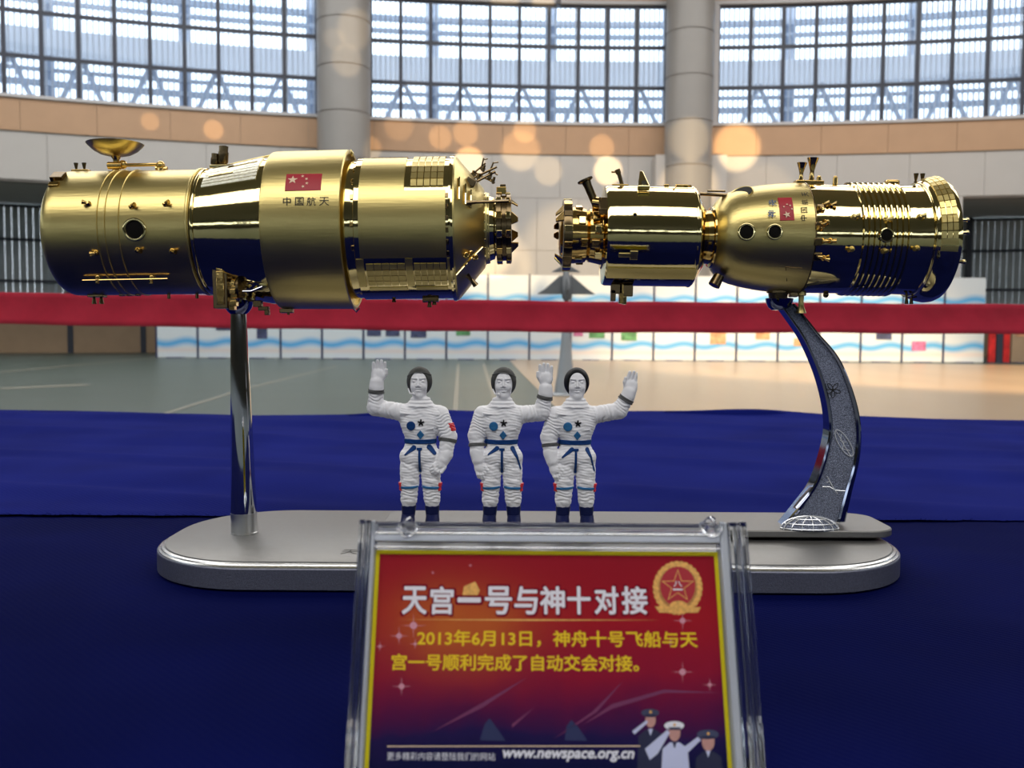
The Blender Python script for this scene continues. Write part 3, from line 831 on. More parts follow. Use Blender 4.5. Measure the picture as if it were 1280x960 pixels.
# ================================================================== the two gold models
class Mod:
    """local frame of a model: u runs along the axis, v up, w towards the viewer, in photo pixels at depth .60"""
    def __init__(s, name, ca, cb, u0, label):
        (ua, ya), (ub, yb) = ca, cb
        s.ca, s.cb = ca, cb; s.u0 = u0
        A = P(640+ua, ya, .60); B = P(640+ub, yb, .60)
        X = (B-A).normalized(); Y = Vector((0, 1, 0)); Y = (Y-X*Y.dot(X)).normalized(); Z = X.cross(Y)
        O = A+(B-A)*((u0-ua)/(ub-ua))
        m = Matrix((X, Y, Z)).transposed().to_4x4(); m.translation = O
        s.k = S
        s.o = empty(name, m, label, 'spacecraft model')
    def p(s, u, v, w): return Vector(((u-s.u0)*s.k, -w*s.k, v*s.k))
    def surf(s, u, phi, r): return s.p(u, r*math.cos(phi), r*math.sin(phi))
    def nrm(s, phi): return Vector((0, -math.sin(phi), math.cos(phi)))
    def feat(s, px, py, r):
        """near surface point of radius r seen at a pixel -> (u, phi)"""
        u = px-640
        for _ in range(6):
            cy = s.ca[1]+(s.cb[1]-s.ca[1])*(u-s.ca[0])/(s.cb[0]-s.ca[0])
            c_ = max(-1, min(1, (cy-py)/r)); phi = math.acos(c_)
            # correct for the nearer depth of the surface
            kk = 1-r*math.sin(phi)/F
            u = (px-640)*kk
            hy = 415.0
            c_ = max(-1, min(1, ((hy-py)*kk-(hy-cy))/r)); phi = math.acos(c_)
        return u, phi
    def body(s, name, m, prof, n=96, **k):
        q = MB(); p0 = s.p(prof[0][0], 0, 0)
        q.lathe(p0, (1, 0, 0), [((u-prof[0][0])*s.k, r*s.k) for u, r in prof], n)
        return q.build(name, m, s.o, smooth=28, **k)
    def patch(s, q, u0, u1, f0, f1, r0, r1, n=None, rb0=None, rb1=None):
        """curved slab; r0,r1 inner / outer radius at u0; rb at u1"""
        n = n or max(1, int(abs(f1-f0)/.07))
        rb0 = r0 if rb0 is None else rb0; rb1 = r1 if rb1 is None else rb1
        vs = []; fs = []
        for i in range(n+1):
            f = f0+(f1-f0)*i/n
            vs += [s.surf(u0, f, r0), s.surf(u1, f, rb0), s.surf(u1, f, rb1), s.surf(u0, f, r1)]
        for i in range(n):
            for k in range(4): fs.append((4*i+k, 4*i+(k+1) % 4, 4*i+4+(k+1) % 4, 4*i+4+k))
        fs += [(0, 1, 2, 3), (4*n+3, 4*n+2, 4*n+1, 4*n)]
        return q.add(vs, fs)
    def ring(s, name, m, u, r, hw, h):
        q = MB(); q.lathe(s.p(u-hw, 0, 0), (1, 0, 0), [(0, (r-1)*s.k), (0, (r+h*.5)*s.k), (hw*.5*s.k, (r+h)*s.k), (hw*1.5*s.k, (r+h)*s.k), (2*hw*s.k, (r+h*.5)*s.k), (2*hw*s.k, (r-1)*s.k)], 96, closed=False)
        return q.build(name, m, s.o, smooth=50)
    def nozzle(s, name, m, u, phi, r, h=7, r0=2.0, r1=3.4, tilt=0.0, stem=0.0):
        """small bell standing off the surface"""
        q = MB(); p = s.surf(u, phi, r-1.5); d = s.nrm(phi); d = (d+Vector((tilt, 0, 0))).normalized()
        k = s.k
        q.lathe(p, d, [(0, r0*1.15*k), ((1.5+stem)*k, r0*1.15*k), ((1.6+stem)*k, r0*.7*k), ((h)*k, r1*k), ((h+.2)*k, r1*k), ((h-.8)*k, r1*.75*k), ((h*.6)*k, r0*.4*k)], 16)
        return q.build(name, m, s.o, smooth=40)
    def blk(s, name, m, u, phi, r, su, sv, sh, bev=.6, rot=0.0):
        """block on the surface: su along axis, sv around, sh high"""
        q = MB(); n_ = s.nrm(phi); t = Vector((0, -math.cos(phi), -math.sin(phi))); x = Vector((1, 0, 0))
        rm = Matrix((x, t, n_)).transposed()
        if rot: rm = rm @ Matrix.Rotation(rot, 3, 'Z')
        q.box(s.surf(u, phi, r+sh/2-.6), (su*s.k, sv*s.k, sh*s.k), rm)
        return q.build(name, m, s.o, smooth=30, bevel=bev*s.k)
    def text(s, name, m, body, u0, phi0, r, size, rot90=False, bold=0.0, h=.25):
        """words wrapped on the surface; size = glyph height in pixels; start at lower left"""
        tv, tf, sz = text_mesh(body, bold)
        k = size/sz[1]
        vs = []
        for x, y in tv:
            x *= k; y *= k
            if rot90: x, y = -y, x
            vs.append(s.surf(u0+x, phi0-y/r, r+h))
        q = MB(); q.add(vs, tf); return q.build(name, m, s.o, smooth=0, fixn=False)
    def star(s, q, uc, pc, r, rad, rot=PI/2):
        pts = star_poly(rad, 5, rot)
        vs = [s.surf(uc, pc, r)]+[s.surf(uc+x, pc-y/r, r) for x, y in pts]
        return q.add(vs, [(0, i+1, (i+1) % 10+1) for i in range(10)])

# ---------------------------------------------------------------- space station model on the chrome pole
A = Mod('space_station_model', (-560, 293.0), (-20, 285.5), -350, 'long gold space station model with dish antenna, on the chrome pole at left')
A.body('rear_cylinder', 'satin_gold', [(-552, 50), (-554, 62), (-553, 69), (-550, 73), (-545, 75.5), (-538, 76), (-378, 76)])
for u in (-484, -475, -459): A.ring('seam_ring', 'satin_gold', u, 76, .9, 1.2)
A.ring('end_ring', 'satin_gold', -380.5, 76, 1.8, 2.0); A.ring('end_ring', 'bright_gold', -374.5, 75.5, 2.2, 2.0)
A.body('conical_section', 'bright_gold', [(-377, 75.5), (-372, 76), (-300, 89.5), (-288, 90)])
A.body('wide_shroud', 'satin_gold', [(-290, 88), (-291, 93), (-289.5, 95.5), (-286, 96.2), (-201, 97.2), (-199, 96.8), (-198, 95), (-198.5, 92.5), (-204, 92)])
A.body('neck', 'bright_gold', [(-205, 85), (-188, 84), (-184, 85)])
A.body('front_cylinder', 'bright_gold', [(-186, 84), (-185, 86), (-76, 86), (-75.5, 89), (-73, 89.3), (-71, 88.5)])
A.body('front_cone', 'satin_gold', [(-72, 88), (-69, 87), (-37, 49), (-35, 44), (-30, 43)])
q = MB()                                                    # raised L shaped satin panel
A.patch(q, -179, -127, R(22), R(118), 85, 88.2, 40)
A.patch(q, -127.01, -79, R(66), R(118), 85, 88.2, 24); q.build('side_panel', 'satin_gold', A.o, smooth=28, label='raised L-shaped satin panel')
def tiles(mod, name, u0, u1, nu, f0, f1, nf, r, m, g=.8, h=1.3, rb=None, kind='stuff'):
    q = MB(); du = (u1-u0)/nu; df = (f1-f0)/nf
    for i in range(nu):
        for j in range(nf):
            ra = r if rb is None else r+(rb-r)*(i)/nu; rbb = r if rb is None else r+(rb-r)*(i+1)/nu
            mod.patch(q, u0+i*du+g/2, u0+(i+1)*du-g/2, f0+j*df+g/2/r, f0+(j+1)*df-g/2/r, ra-.5, ra+h, 1, rbb-.5, rbb+h)
    return q.build(name, m, mod.o, smooth=0, kind=kind)
tiles(A, 'tile_grid', -120, -81, 5, R(4), R(62), 8, 86, 'satin_gold', 1.2, 1.8)
tiles(A, 'tile_grid', -174, -128, 5, R(123), R(145), 4, 86, 'satin_gold')
tiles(A, 'tile_grid', -118, -80, 5, R(123), R(145), 4, 86, 'satin_gold')
tiles(A, 'bead_chain', -172, -128, 9, R(2), R(20), 3, 86, 'bright_gold', 1.6, 1.5)
for a_, b_ in ((-184.5, -176), (-127.5, -119), (-78.6, -74)):
    q = MB(); A.patch(q, a_, b_, R(119), R(146), 85, 87.6); q.build('panel_frame', 'satin_gold', A.o, smooth=28)
for v0, v1 in ((-174, -128), (-118, -80)):
    q = MB(); A.patch(q, v0, v1, R(148), R(152), 85, 86.8); q.build('slot_strip', 'satin_gold', A.o, smooth=0)
# window strips on the cone
for (ua, ra, f) in ((-64, 82, R(50)), (-57, 74, R(52)), (-51, 67, R(54))):
    q = MB(); A.patch(q, ua, ua+1.6, f, f+R(22), ra-1, ra+1.0, 6); q.build('cone_rib', 'bright_gold', A.o, smooth=0)
M['pale_foil'] = mat('pale_foil', (0.92, 0.88, 0.74), 0.42, 1, 0.15, 500, 0.4, 900)
for j in range(9):
    q = MB(); A.patch(q, -366, -299, R(20+3.9*j), R(23.1+3.9*j), 76.6, 78.0, 2, 88.8, 90.6); q.build('foil_strip', 'pale_foil', A.o, smooth=0)
# raised ribs and rails across the conical section
for (u0_, u1_, f0_, f1_) in ((-362, -336, R(18), R(24)), (-340, -304, R(26), R(31)), (-336, -318, R(33), R(37)), (-360, -330, R(38), R(43)), (-322, -302, R(14), R(20))):
    q = MB(); ra = 76+(u0_+372)*.187; rb = 76+(u1_+372)*.187
    A.patch(q, u0_, u1_, f0_, f1_, ra-1, ra+1.0, 3, rb-1, rb+1.0); q.build('foil_plate', 'bright_gold', A.o, smooth=0)
q = MB(); q.tube([A.p(-372, 76.5, 4), A.p(-340, 84, 4), A.p(-306, 91, 4), A.p(-296, 93, 4)], 1.1*S, 8); q.build('top_rail', 'satin_gold', A.o)
# flag and lettering on the shroud
u_, f_ = A.feat(382, 230, 97)
fu0, fu1 = A.feat(360, 230, 97)[0], A.feat(404, 230, 97)[0]
ft, fb = A.feat(382, 220.5, 97)[1], A.feat(382, 240, 97)[1]
q = MB(); A.patch(q, fu0, fu1, ft, fb, 96.0, 97.25, 8); fl = q.build('flag', 'flag_red', A.o, smooth=30, label='red flag with five pale stars')
q = MB(); fr = 97.45
def fpt(px, py): return A.feat(px, py, 97)
for (px, py, rd, ro) in ((369, 227.5, 6.2, PI/2), (381.5, 223.3, 2.2, .4), (386, 226.5, 2.2, .9), (386, 231.5, 2.2, 1.4), (381, 235.3, 2.2, 1.9)):
    uu, ff = fpt(px, py); A.star(q, uu, ff, fr, rd, ro)
q.build('flag_stars', 'star_yellow', fl, smooth=0, fixn=False)
for ch, px in zip('中国航天', (354.5, 369.5, 384, 399.5)):
    uu, ff = fpt(px, 258); A.text('lettering', 'ink', ch, uu, ff, 97.2, 10.2, h=.2)
# rear cylinder fittings
def thr(px, py, flip=1, mod=None, r=76, nm='thruster', m='deep_gold', **k):
    mod = mod or A; uu, ff = mod.feat(px, py, r)
    q = MB(); n_ = mod.nrm(ff); p = mod.surf(uu, ff, r-.5); kk = mod.k
    q.lathe(p, n_, [(0, 3.6*kk), (1.5*kk, 3.4*kk), (3*kk, 2.2*kk), (4.5*kk, 1.6*kk)], 14)
    d = Vector((flip*.8, 0, 0))+n_*.35
    q.lathe(p+n_*3.2*kk-d.normalized()*2*kk, d, [(0, 1.3*kk), (3*kk, 1.5*kk), (8*kk, 2.9*kk), (8.1*kk, 2.2*kk)], 12)
    return q.build(nm, m, mod.o, smooth=40)
for (x, y, fl_) in ((115, 256, -1), (168, 259, 1), (210, 256, 1), (119, 315, -1), (171, 312, 1), (214, 313, 1)): thr(x, y, fl_)
def porthole(mod, px, py, r, rad, ring='bright_gold'):
    uu, ff = mod.feat(px, py, r); p = mod.surf(uu, ff, r-3); n_ = mod.nrm(ff); kk = mod.k
    q = MB(); q.lathe(p, n_, [(0, rad*kk), (4.2*kk, rad*kk), (4.6*kk, rad*.92*kk), (4.4*kk, rad*.80*kk), (3.1*kk, rad*.74*kk)], 32, closed=False)
    pr = q.build('porthole_ring', ring, mod.o, smooth=40)
    q = MB(); q.lathe(p, n_, [(3.0*kk, rad*.80*kk), (3.35*kk, rad*.55*kk), (3.5*kk, 0)], 28, closed=False); q.build('porthole_glass', 'hole', pr, label='dark glass')
porthole(A, 169, 287, 76, 13.5)
# handrail low on the side
a_ = A.feat(101, 348, 78); b_ = A.feat(207, 346, 78)
q = MB(); q.cyl(A.surf(a_[0], a_[1], 80), A.surf(b_[0], b_[1], 80), 1.0*S, n=8); hrl = q.build('handrail', 'deep_gold', A.o)
for px in (120, 187):
    uu, ff = A.feat(px, 346, 76); q = MB(); q.lathe(A.surf(uu, ff, 74), A.nrm(ff), [(0, 4*S), (3*S, 3.6*S), (5*S, 2*S), (8*S, 1.8*S)], 12)
    q.box(A.surf(uu, ff, 80), (3*S, 3*S, 9*S)); q.build('handrail_bracket', 'deep_gold', hrl, bevel=.3*S)
# lugs at the rear end
q = MB(); q.cyl(A.p(-556, 3, 52), A.p(-530, 5, 70), 5.2*S, 4.6*S, 18); q.build('side_lug', 'satin_gold', A.o)
for (u, v, w_, rr) in ((-551, 12, 58, 3), (-554, -9, 55, 3.4), (-552, -26, 52, 2.6), (-548, -40, 48, 4)):
    q = MB(); q.ball(A.p(u, v, w_), rr*S, 12); q.cyl(A.p(u, v, w_), A.p(u+9, v*.9, w_*.9), rr*.5*S, n=8); q.build('end_stud', 'chrome', A.o)
A.blk('sensor_block', 'dark_gold', -541, R(35), 74, 15, 15, 7); A.blk('sensor_plate', 'deep_gold', -541, R(47), 75, 12, 7, 4)
A.blk('nozzle_plate', 'deep_gold', -532, R(3), 76, 20, 12, 3)
for u in (-538, -528): A.nozzle('nozzle', 'dark_gold', u, R(3), 79, 9, 1.6, 2.7)
for u in (-523, -514): A.nozzle('nozzle', 'dark_gold', u, R(178), 76, 12, 1.8, 3.0)
A.blk('nozzle_plate', 'dark_gold', -519, R(178), 76, 20, 12, 3)
for px in (203, 238): A.nozzle('stud', 'dark_gold', px-640+8, R(176), 76, 7, 2.6, 2.0)
for px in (143, 152, 163): A.blk('stud', 'dark_gold', px-640+10, R(176), 76, 6, 5, 2.4)
# dish antenna with its folding arm
q = MB(); c = A.p(-490, 94, 2); kk = S
q.lathe(c, (0, 0, 1), [(0, 3*kk), (.5*kk, 8*kk), (3*kk, 18*kk), (7.5*kk, 26*kk), (14*kk, 32.5*kk), (15.5*kk, 33.5*kk), (15.5*kk, 32.6*kk), (14*kk, 31*kk), (8*kk, 24.8*kk), (4*kk, 17*kk), (1.8*kk, 8*kk), (1.4*kk, 0)], 64, closed=False)
q.build('dish', 'satin_gold', A.o, smooth=40)
q = MB(); q.lathe(A.p(-489, 79, 2), (-.03, 0, 1), [(0, 4.5*kk), (4*kk, 3.8*kk), (6*kk, 3.4*kk), (11*kk, 3.8*kk), (16*kk, 6.5*kk)], 16); q.build('dish_stem', 'deep_gold', A.o)
q = MB(); q.cyl(A.p(-497, 82, 8), A.p(-480, 82, 8), 4.6*kk, n=14); q.cyl(A.p(-489, 76, 3), A.p(-489, 87, 3), 5*kk, n=14); q.ball(A.p(-481, 84, 3), 5.5*kk, 12); q.build('arm_joint', 'deep_gold', A.o, bevel=.3*kk)
q = MB(); q.cyl(A.p(-484, 83, 4), A.p(-436, 83.5, 4), 2.2*kk, n=12); q.build('antenna_arm', 'deep_gold', A.o)
q = MB(); q.ball(A.p(-434, 82, 4), 5.6*kk, 12); q.cyl(A.p(-434, 74, 4), A.p(-434, 82, 4), 4.5*kk, n=12); q.cyl(A.p(-440, 79, 4), A.p(-426, 78, 4), 2.6*kk, n=10); q.build('arm_joint', 'deep_gold', A.o)
# canisters on the conical section
for (u, v, h, rr, m_) in ((-367, 78, 17, 5.2, 'dark_gold'), (-357, 80, 24, 6.4, 'dark_gold')):
    q = MB(); q.lathe(A.p(u, v, 6), (.08, 0, 1), [(0, rr*.7*kk), (3*kk, rr*.8*kk), (5*kk, rr*kk), (h*.7*kk, rr*kk), (h*.72*kk, rr*.85*kk), (h*kk, rr*.9*kk), (h*kk+.6*kk, rr*.6*kk)], 18); q.build('canister', m_, A.o)
A.blk('canister_mount', 'bright_gold', -360, R(6), 78, 22, 12, 4)
# pole mount: gold box, chained block and nozzles under the conical section
def gbox(mod, nm, m, u, v, w_, su, sv, sw, bev=.8):
    q = MB(); q.box(mod.p(u, v, w_), (su*S, sw*S, sv*S)); return q.build(nm, m, mod.o, smooth=30, bevel=bev*S)
gbox(A, 'mount_box', 'dark_gold', -348, -70, 50, 17, 52, 22)
gbox(A, 'mount_box_face', 'deep_gold', -347, -72, 62, 9, 40, 3); gbox(A, 'mount_cap', 'deep_gold', -347, -48, 62, 8, 8, 4)
rn = random.Random(3)
for k in range(9):
    gbox(A, 'mount_crystal', 'deep_gold', -335+rn.uniform(-3, 3), -58-4.6*k, 52+rn.uniform(-3, 3), rn.uniform(5, 9), rn.uniform(4, 7), 10, .5)
q = MB(); q.lathe(A.p(-330, -72, 50), (1, 0, .05), [(0, 5*kk), (1*kk, 13*kk), (4*kk, 14*kk), (6*kk, 8*kk), (8*kk, 4*kk)], 24); q.build('mount_disc', 'dark_gold', A.o)
q = MB(); q.lathe(A.p(-322, -62, 54), (1, 0, .05), [(0, 3*kk), (3*kk, 4*kk), (12*kk, 6.5*kk), (12.2*kk, 5*kk)], 18); q.build('mount_nozzle', 'deep_gold', A.o)
q = MB(); q.ball(A.p(-297, -68, 56), 6.5*kk, 14, (1, .6, 1)); q.build('pale_disc', 'satin_gold', A.o)
q = MB(); q.tube([A.p(-322, -76, 58), A.p(-312, -76, 58), A.p(-298, -71, 60)], 1.0*kk, 8); q.build('wire', 'chrome', A.o)
for (u, v, su, sv) in ((-320, -84, 8, 7), (-312, -90, 10, 8), (-305, -96, 12, 5), (-301, -101, 5, 6)): gbox(A, 'mount_bracket', 'dark_gold', u, v, 30, su, sv, 10, .8)
for u in (-322, -313): A.nozzle('mount_stud', 'bright_gold', u, R(150), 92, 7, 2, 2.6)
q = MB(); q.lathe(A.p(-343.5, -81.5, 0), (0, 0, 1), [(0, 13*kk), (2*kk, 15*kk), (8*kk, 16*kk)], 24); q.build('saddle', 'dark_gold', A.o)
# under side lugs
A.blk('lug', 'dark_gold', -283, R(176), 97, 16, 10, 5); A.nozzle('lug_tip', 'dark_gold', -281, R(176), 101, 4, 2.5, 1.5)
q = MB(); q.tube([A.p(-200, -97, 6), A.p(-197, -101, 6), A.p(-193, -96, 6)], 1.2*kk, 8); q.build('hook', 'chrome', A.o)
q = MB(); q.tube([A.p(-200, 97, 6), A.p(-197, 93, 6), A.p(-199, 90, 6)], 1.6*kk, 8); q.build('hook', 'satin_gold', A.o)
for u, h in ((-150, 5), (-112, 6), (-106, 12), (-100, 9)):
    A.nozzle('bottom_stud', 'dark_gold', u, R(176), 86, h, 2.4, 2.8)
A.blk('bottom_bracket', 'dark_gold', -104, R(174), 86, 20, 10, 5)
q = MB(); q.tube([A.p(-157, 88, 4)]+[A.p(-157+3*math.sin(t), 91-3*math.cos(t), 4) for t in [PI*2*j/12 for j in range(13)]], .9*kk, 6); q.build('eyelet', 'deep_gold', A.o)
q = MB(); A.patch(q, -186, -176, R(2), R(60), 84, 87.0); q.build('front_edge_plate', 'bright_gold', A.o, smooth=28)
for f in range(70, 118, 9):
    A.blk('gap_fitting', 'dark_gold', -77.5, R(f), 85.5, 3.4, 6, 2.0, .4)
for f in (40, 55, 70, 92, 110): A.blk('gap_fitting', 'deep_gold', -187, R(f), 84, 3.5, 6, 2.6, .4)
# antenna cluster and bits on the cone
q = MB()
for a_, b_, rr in (((-48, 66, 10), (-20, 78, 14), 1.4), ((-52, 70, 4), (-34, 84, 6), 1.2), ((-40, 76, 6), (-36, 90, 8), 1.0), ((-30, 70, 12), (-24, 84, 12), 1.0), ((-36, 88, 8), (-31, 89, 8), .8), ((-25, 83, 12), (-18, 84, 12), .9), ((-44, 60, 20), (-22, 72, 16), 1.6), ((-25, 72, 14), (-19, 68, 14), .9), ((-46, 72, 6), (-26, 60, 18), 1.4)):
    q.cyl(A.p(a_[0], a_[1]-5, a_[2]), A.p(b_[0], b_[1]-5, b_[2]), rr*kk, n=8)
q.build('antenna_truss', 'dark_gold', A.o)
for (u, v, w_, rr) in ((-50, 70, 6, 4.5), (-43, 65, 14, 4), (-37, 76, 10, 3.4), (-29, 66, 16, 4.2), (-25, 60, 18, 3.4)):
    q = MB(); q.box(A.p(u, v-5, w_), (rr*1.6*kk, rr*1.3*kk, rr*1.2*kk), Matrix.Rotation(u*.7, 3, 'Y')); q.cyl(A.p(u, v-8, w_), A.p(u+2, v, w_+2), rr*.5*kk, n=8); q.build('antenna_joint', 'dark_gold', A.o, bevel=.4*kk)
q = MB(); q.box(A.p(-51, 50, 44), (12*kk, 8*kk, 9*kk), Matrix.Rotation(.5, 3, 'Y')); q.build('cone_box', 'dark_gold', A.o, bevel=kk)
q = MB(); q.cyl(A.p(-58, 22, 68), A.p(-44, 24, 62), 3.4*kk, 2*kk, 10); q.cyl(A.p(-46, 24, 60), A.p(-6, 26, 52), 1.8*kk, n=8); q.build('cone_boom', 'dark_gold', A.o)
for (u, v, w_) in ((-58, -38, 62), (-52, -36, 60), (-47, -40, 52)):
    q = MB(); q.lathe(A.p(u, v, w_), (.3, -.8, .1), [(0, 3.6*kk), (3*kk, 3.4*kk), (3.2*kk, 2.4*kk), (6*kk, 2.2*kk)], 12); q.build('cone_stud', 'deep_gold', A.o)
q = MB(); q.cyl(A.p(-58, -58, 40), A.p(-52, -66, 36), 3*kk, 2*kk, 10); q.cyl(A.p(-53, -64, 36), A.p(-47, -72, 34), 2.2*kk, 3.6*kk, 10); q.build('cone_leg', 'dark_gold', A.o)
q = MB(); q.tube([A.surf(-69, R(134), 88), A.surf(-52, R(128), 68), A.surf(-38, R(122), 51)], 1.0*kk, 6); q.build('cone_rail', 'bright_gold', A.o)
for j in range(9): A.blk('rim_bead', 'bright_gold', -35.5, R(30+14*j), 44, 2.2, 3.2, 2.5, .4)
# docking mechanism
A.body('docking_collar', 'bright_gold', [(-34, 43), (-31, 43.5), (-30, 40), (-24, 38), (-23, 34), (-18, 34)], 64)
A.body('docking_ring', 'dark_gold', [(-22, 39), (-21.5, 43), (-16, 43.5), (-15, 40), (-9, 40), (-8.5, 42.5), (-3.5, 42.5), (-3, 37), (-5, 33)], 64)
for k in range(12):
    f = R(15+30*k)
    A.blk('latch_block', 'bright_gold' if k % 2 else 'deep_gold', -18, f, 40, 7, 9, 5, .6); A.blk('latch_block', 'deep_gold' if k % 2 else 'bright_gold', -7, f, 40, 6, 9, 4.4, .6)
for f in (R(20), R(140), R(260), R(75)):
    q = MB(); d0 = 38
    pts = [A.surf(-5, f-.28, 35), A.surf(-5, f+.28, 35), A.surf(5, f+.10, 27), A.surf(5, f-.10, 27)]
    q.prism(pts, A.nrm(f)*2.4*kk); q.build('guide_petal', 'deep_gold', A.o, smooth=0, bevel=.5*kk)
A.blk('docking_top', 'deep_gold', -15, R(8), 42, 12, 10, 9, .8); A.blk('docking_top', 'dark_gold', -13, R(8), 48, 7, 6, 6, .8)

# ---------------------------------------------------------------- spacecraft model on the curved arm
B = Mod('docking_spacecraft_model', (70, 294.0), (520, 301.0), 300, 'shorter gold spacecraft model with three joined modules, on the curved arm at right')
kk = S
B.body('docking_tunnel', 'deep_gold', [(60, 20), (62, 26), (68, 33), (78, 35), (93, 33), (95, 30), (97, 33), (99, 33), (112, 36), (118, 42)], 64)
B.body('docking_ring', 'dark_gold', [(64, 36), (64.5, 42.5), (67, 43.5), (73, 43.5), (75, 42.5), (75.5, 36)], 64)
for k in range(14):
    f = R(8+360/14*k)
    B.blk('latch_block', ('bright_gold', 'deep_gold', 'dark_gold')[k % 3], 70, f, 41.5, 10, 8, 3.4, .6)
for k in range(3):
    f = R(35+120*k)
    for ff in (f, f+R(22)):
        pts = [B.surf(66, ff-.22, 38), B.surf(66, ff+.22, 38), B.surf(55, ff+.09, 27), B.surf(55, ff-.09, 27)]
        q = MB(); q.prism(pts, B.nrm(ff)*2.4*kk); q.build('guide_petal', 'deep_gold', B.o, smooth=0, bevel=.5*kk)
for k in range(8):
    B.blk('tunnel_fitting', 'bright_gold' if k % 2 else 'deep_gold', 84+(k % 3)*3, R(20+45*k), 33, 9, 10, 4, .8)
for k, (u, f, a_, b_) in enumerate(((104, 60, 9, 12), (106, 85, 8, 9), (103, 110, 10, 10), (107, 132, 9, 9), (104, 35, 10, 10))):
    B.blk('tunnel_box', ('deep_gold', 'bright_gold')[k % 2], u, R(f), 36, a_, b_, 6, .8)
B.body('front_taper', 'deep_gold', [(112, 40), (114, 42), (118, 52), (120, 60)], 64)
B.body('orbital_module', 'bright_gold', [(113.5, 44), (115, 60), (118, 61.5), (220, 61.5), (225, 60.5), (236, 42), (238, 33)], 128)
B.ring('edge_ring', 'bright_gold', 222, 61, 1.6, 1.2)
q = MB(); B.patch(q, 117, 223, R(133), R(149), 60.5, 63.2, 12); q.build('pale_side_strip', 'satin_gold', B.o, smooth=28, label='pale satin strip low on the module')
# corner bracket, lower front edge
B.blk('corner_box', 'dark_gold', 112, R(55), 50, 14, 20, 9, 1)
q = MB(); q.lathe(B.p(103, 32, 34), (-.45, 0, 1), [(0, 4.6*kk), (26*kk, 5.0*kk), (32*kk, 6*kk)], 14); q.lathe(B.p(90, 60, 34), (-.45, 0, 1), [(0, 7*kk), (1.2*kk, 9.5*kk), (3.4*kk, 9.8*kk), (4*kk, 8*kk)], 20); q.build('horn_antenna', 'dark_gold', B.o)
q = MB(); q.cyl(B.p(101, 36, 34), B.p(110, 34, 40), 7*kk, n=14); q.build('horn_mount', 'deep_gold', B.o)
q = MB(); q.cyl(B.p(137, 60, 8), B.p(132, 76, 8), 2.4*kk, 2.6*kk, 8); q.cyl(B.p(132, 75, 8), B.p(130, 80, 8), 3.4*kk, n=10); q.cyl(B.p(131, 77, 8), B.p(123, 77, 8), 1.2*kk, n=8); q.build('beacon', 'dark_gold', B.o)
B.blk('beacon_mount', 'deep_gold', 134, R(8), 61, 20, 8, 2.6)
q = MB(); q.prism([B.p(151, 50, 38), B.p(166, 50, 38), B.p(160, 72, 16), B.p(156, 72, 16)], B.nrm(R(45))*7*kk); q.build('sensor_hood', 'bright_gold', B.o, smooth=0, bevel=1*kk)
q = MB(); q.ball(B.p(159, 74, 14), 2.2*kk, 10); q.build('hood_tip', 'dark_gold', B.o)
q = MB(); q.lathe(B.p(159, 59, 39), (0, -.7, .5), [(0, 3.4*kk), (1.5*kk, 3.2*kk), (1.6*kk, 2*kk)], 16); q.build('hood_lens', 'chrome', B.o)
for (u, su) in ((205, 9), (213, 7), (190, 6)): B.blk('top_fitting', 'deep_gold', u, R(12), 61, su, 7, 3.5, .8)
q = MB(); q.tube([B.surf(196, R(30), 62), B.surf(202, R(14), 62.5), B.surf(220, R(14), 62.5)], 1.1*kk, 6); q.build('top_pipe', 'deep_gold', B.o)
u_, f_ = B.feat(789, 318, 61.5)
B.blk('side_bracket', 'satin_gold', u_-6, f_, 61.5, 14, 5, 2.4, .5); B.blk('side_bracket', 'satin_gold', u_+5, f_, 61.5, 9, 11, 2.8, .5)
u_, f_ = B.feat(794, 269, 61.5); q = MB(); q.lathe(B.surf(u_, f_, 61), B.nrm(f_), [(0, 2.4*kk), (1.2*kk, 2*kk)], 12); q.build('small_port', 'hole', B.o)
for (px, su) in ((785, 3), (801, 4), (830, 8)):
    u_, f_ = B.feat(px, 349.5, 61.5); B.blk('label_plate', 'chrome', u_, f_, 61.5, su, 2.6, .9, .2)
for (u, v, su, sv, m_) in ((132, -66, 14, 12, 'dark_gold'), (128, -74, 6, 14, 'dark_gold'), (146, -68, 12, 14, 'dark_gold'), (138, -72, 6, 24, 'deep_gold'), (142, -80, 5, 10, 'bright_gold')):
    gbox(B, 'lower_device', m_, u, v, 10, su, sv, 10, .8)
B.body('joint_neck', 'deep_gold', [(236, 30), (240, 32.5), (246, 33), (247, 37), (250, 38)], 64)
B.body('return_capsule', 'satin_gold', [(247, 34), (249, 37.5), (252, 42), (257, 48), (264, 53.5), (274, 57.5), (288, 61), (305, 64), (325, 66.3), (345, 67.6), (357, 68)], 128)
# dark hatch on the upper left of the capsule and the rod bridging to it
q = MB(); hn = Vector((-.40, -.52, .76)); q.lathe(B.p(280, 49, 25), hn, [(0, 14*kk), (3.2*kk, 14.5*kk), (3.6*kk, 13.6*kk), (2.2*kk, 12*kk)], 28, closed=False); hr = q.build('hatch_ring', 'satin_gold', B.o)
q = MB(); q.lathe(B.p(280, 49, 25), hn, [(2.0*kk, 13.0*kk), (3.2*kk, 12.6*kk), (3.4*kk, .5*kk)], 28); q.build('hatch', 'hole', hr, label='dark round hatch')
q = MB(); q.cyl(B.p(240, 55, 14), B.p(262, 55, 14), 1.4*kk, n=8); q.cyl(B.p(232, 52, 10), B.p(268, 50, 14), 2.4*kk, n=8); q.build('bridge_rod', 'dark_gold', B.o)
def capsule_r(u):
    tab = [(247, 34), (252, 42), (264, 53.5), (274, 57.5), (288, 61), (305, 64), (325, 66.3), (357, 68)]
    return lin(tab, u)
porthole(B, 933, 290, 61, 10.2); porthole(B, 968, 290, 66.0, 9.2)
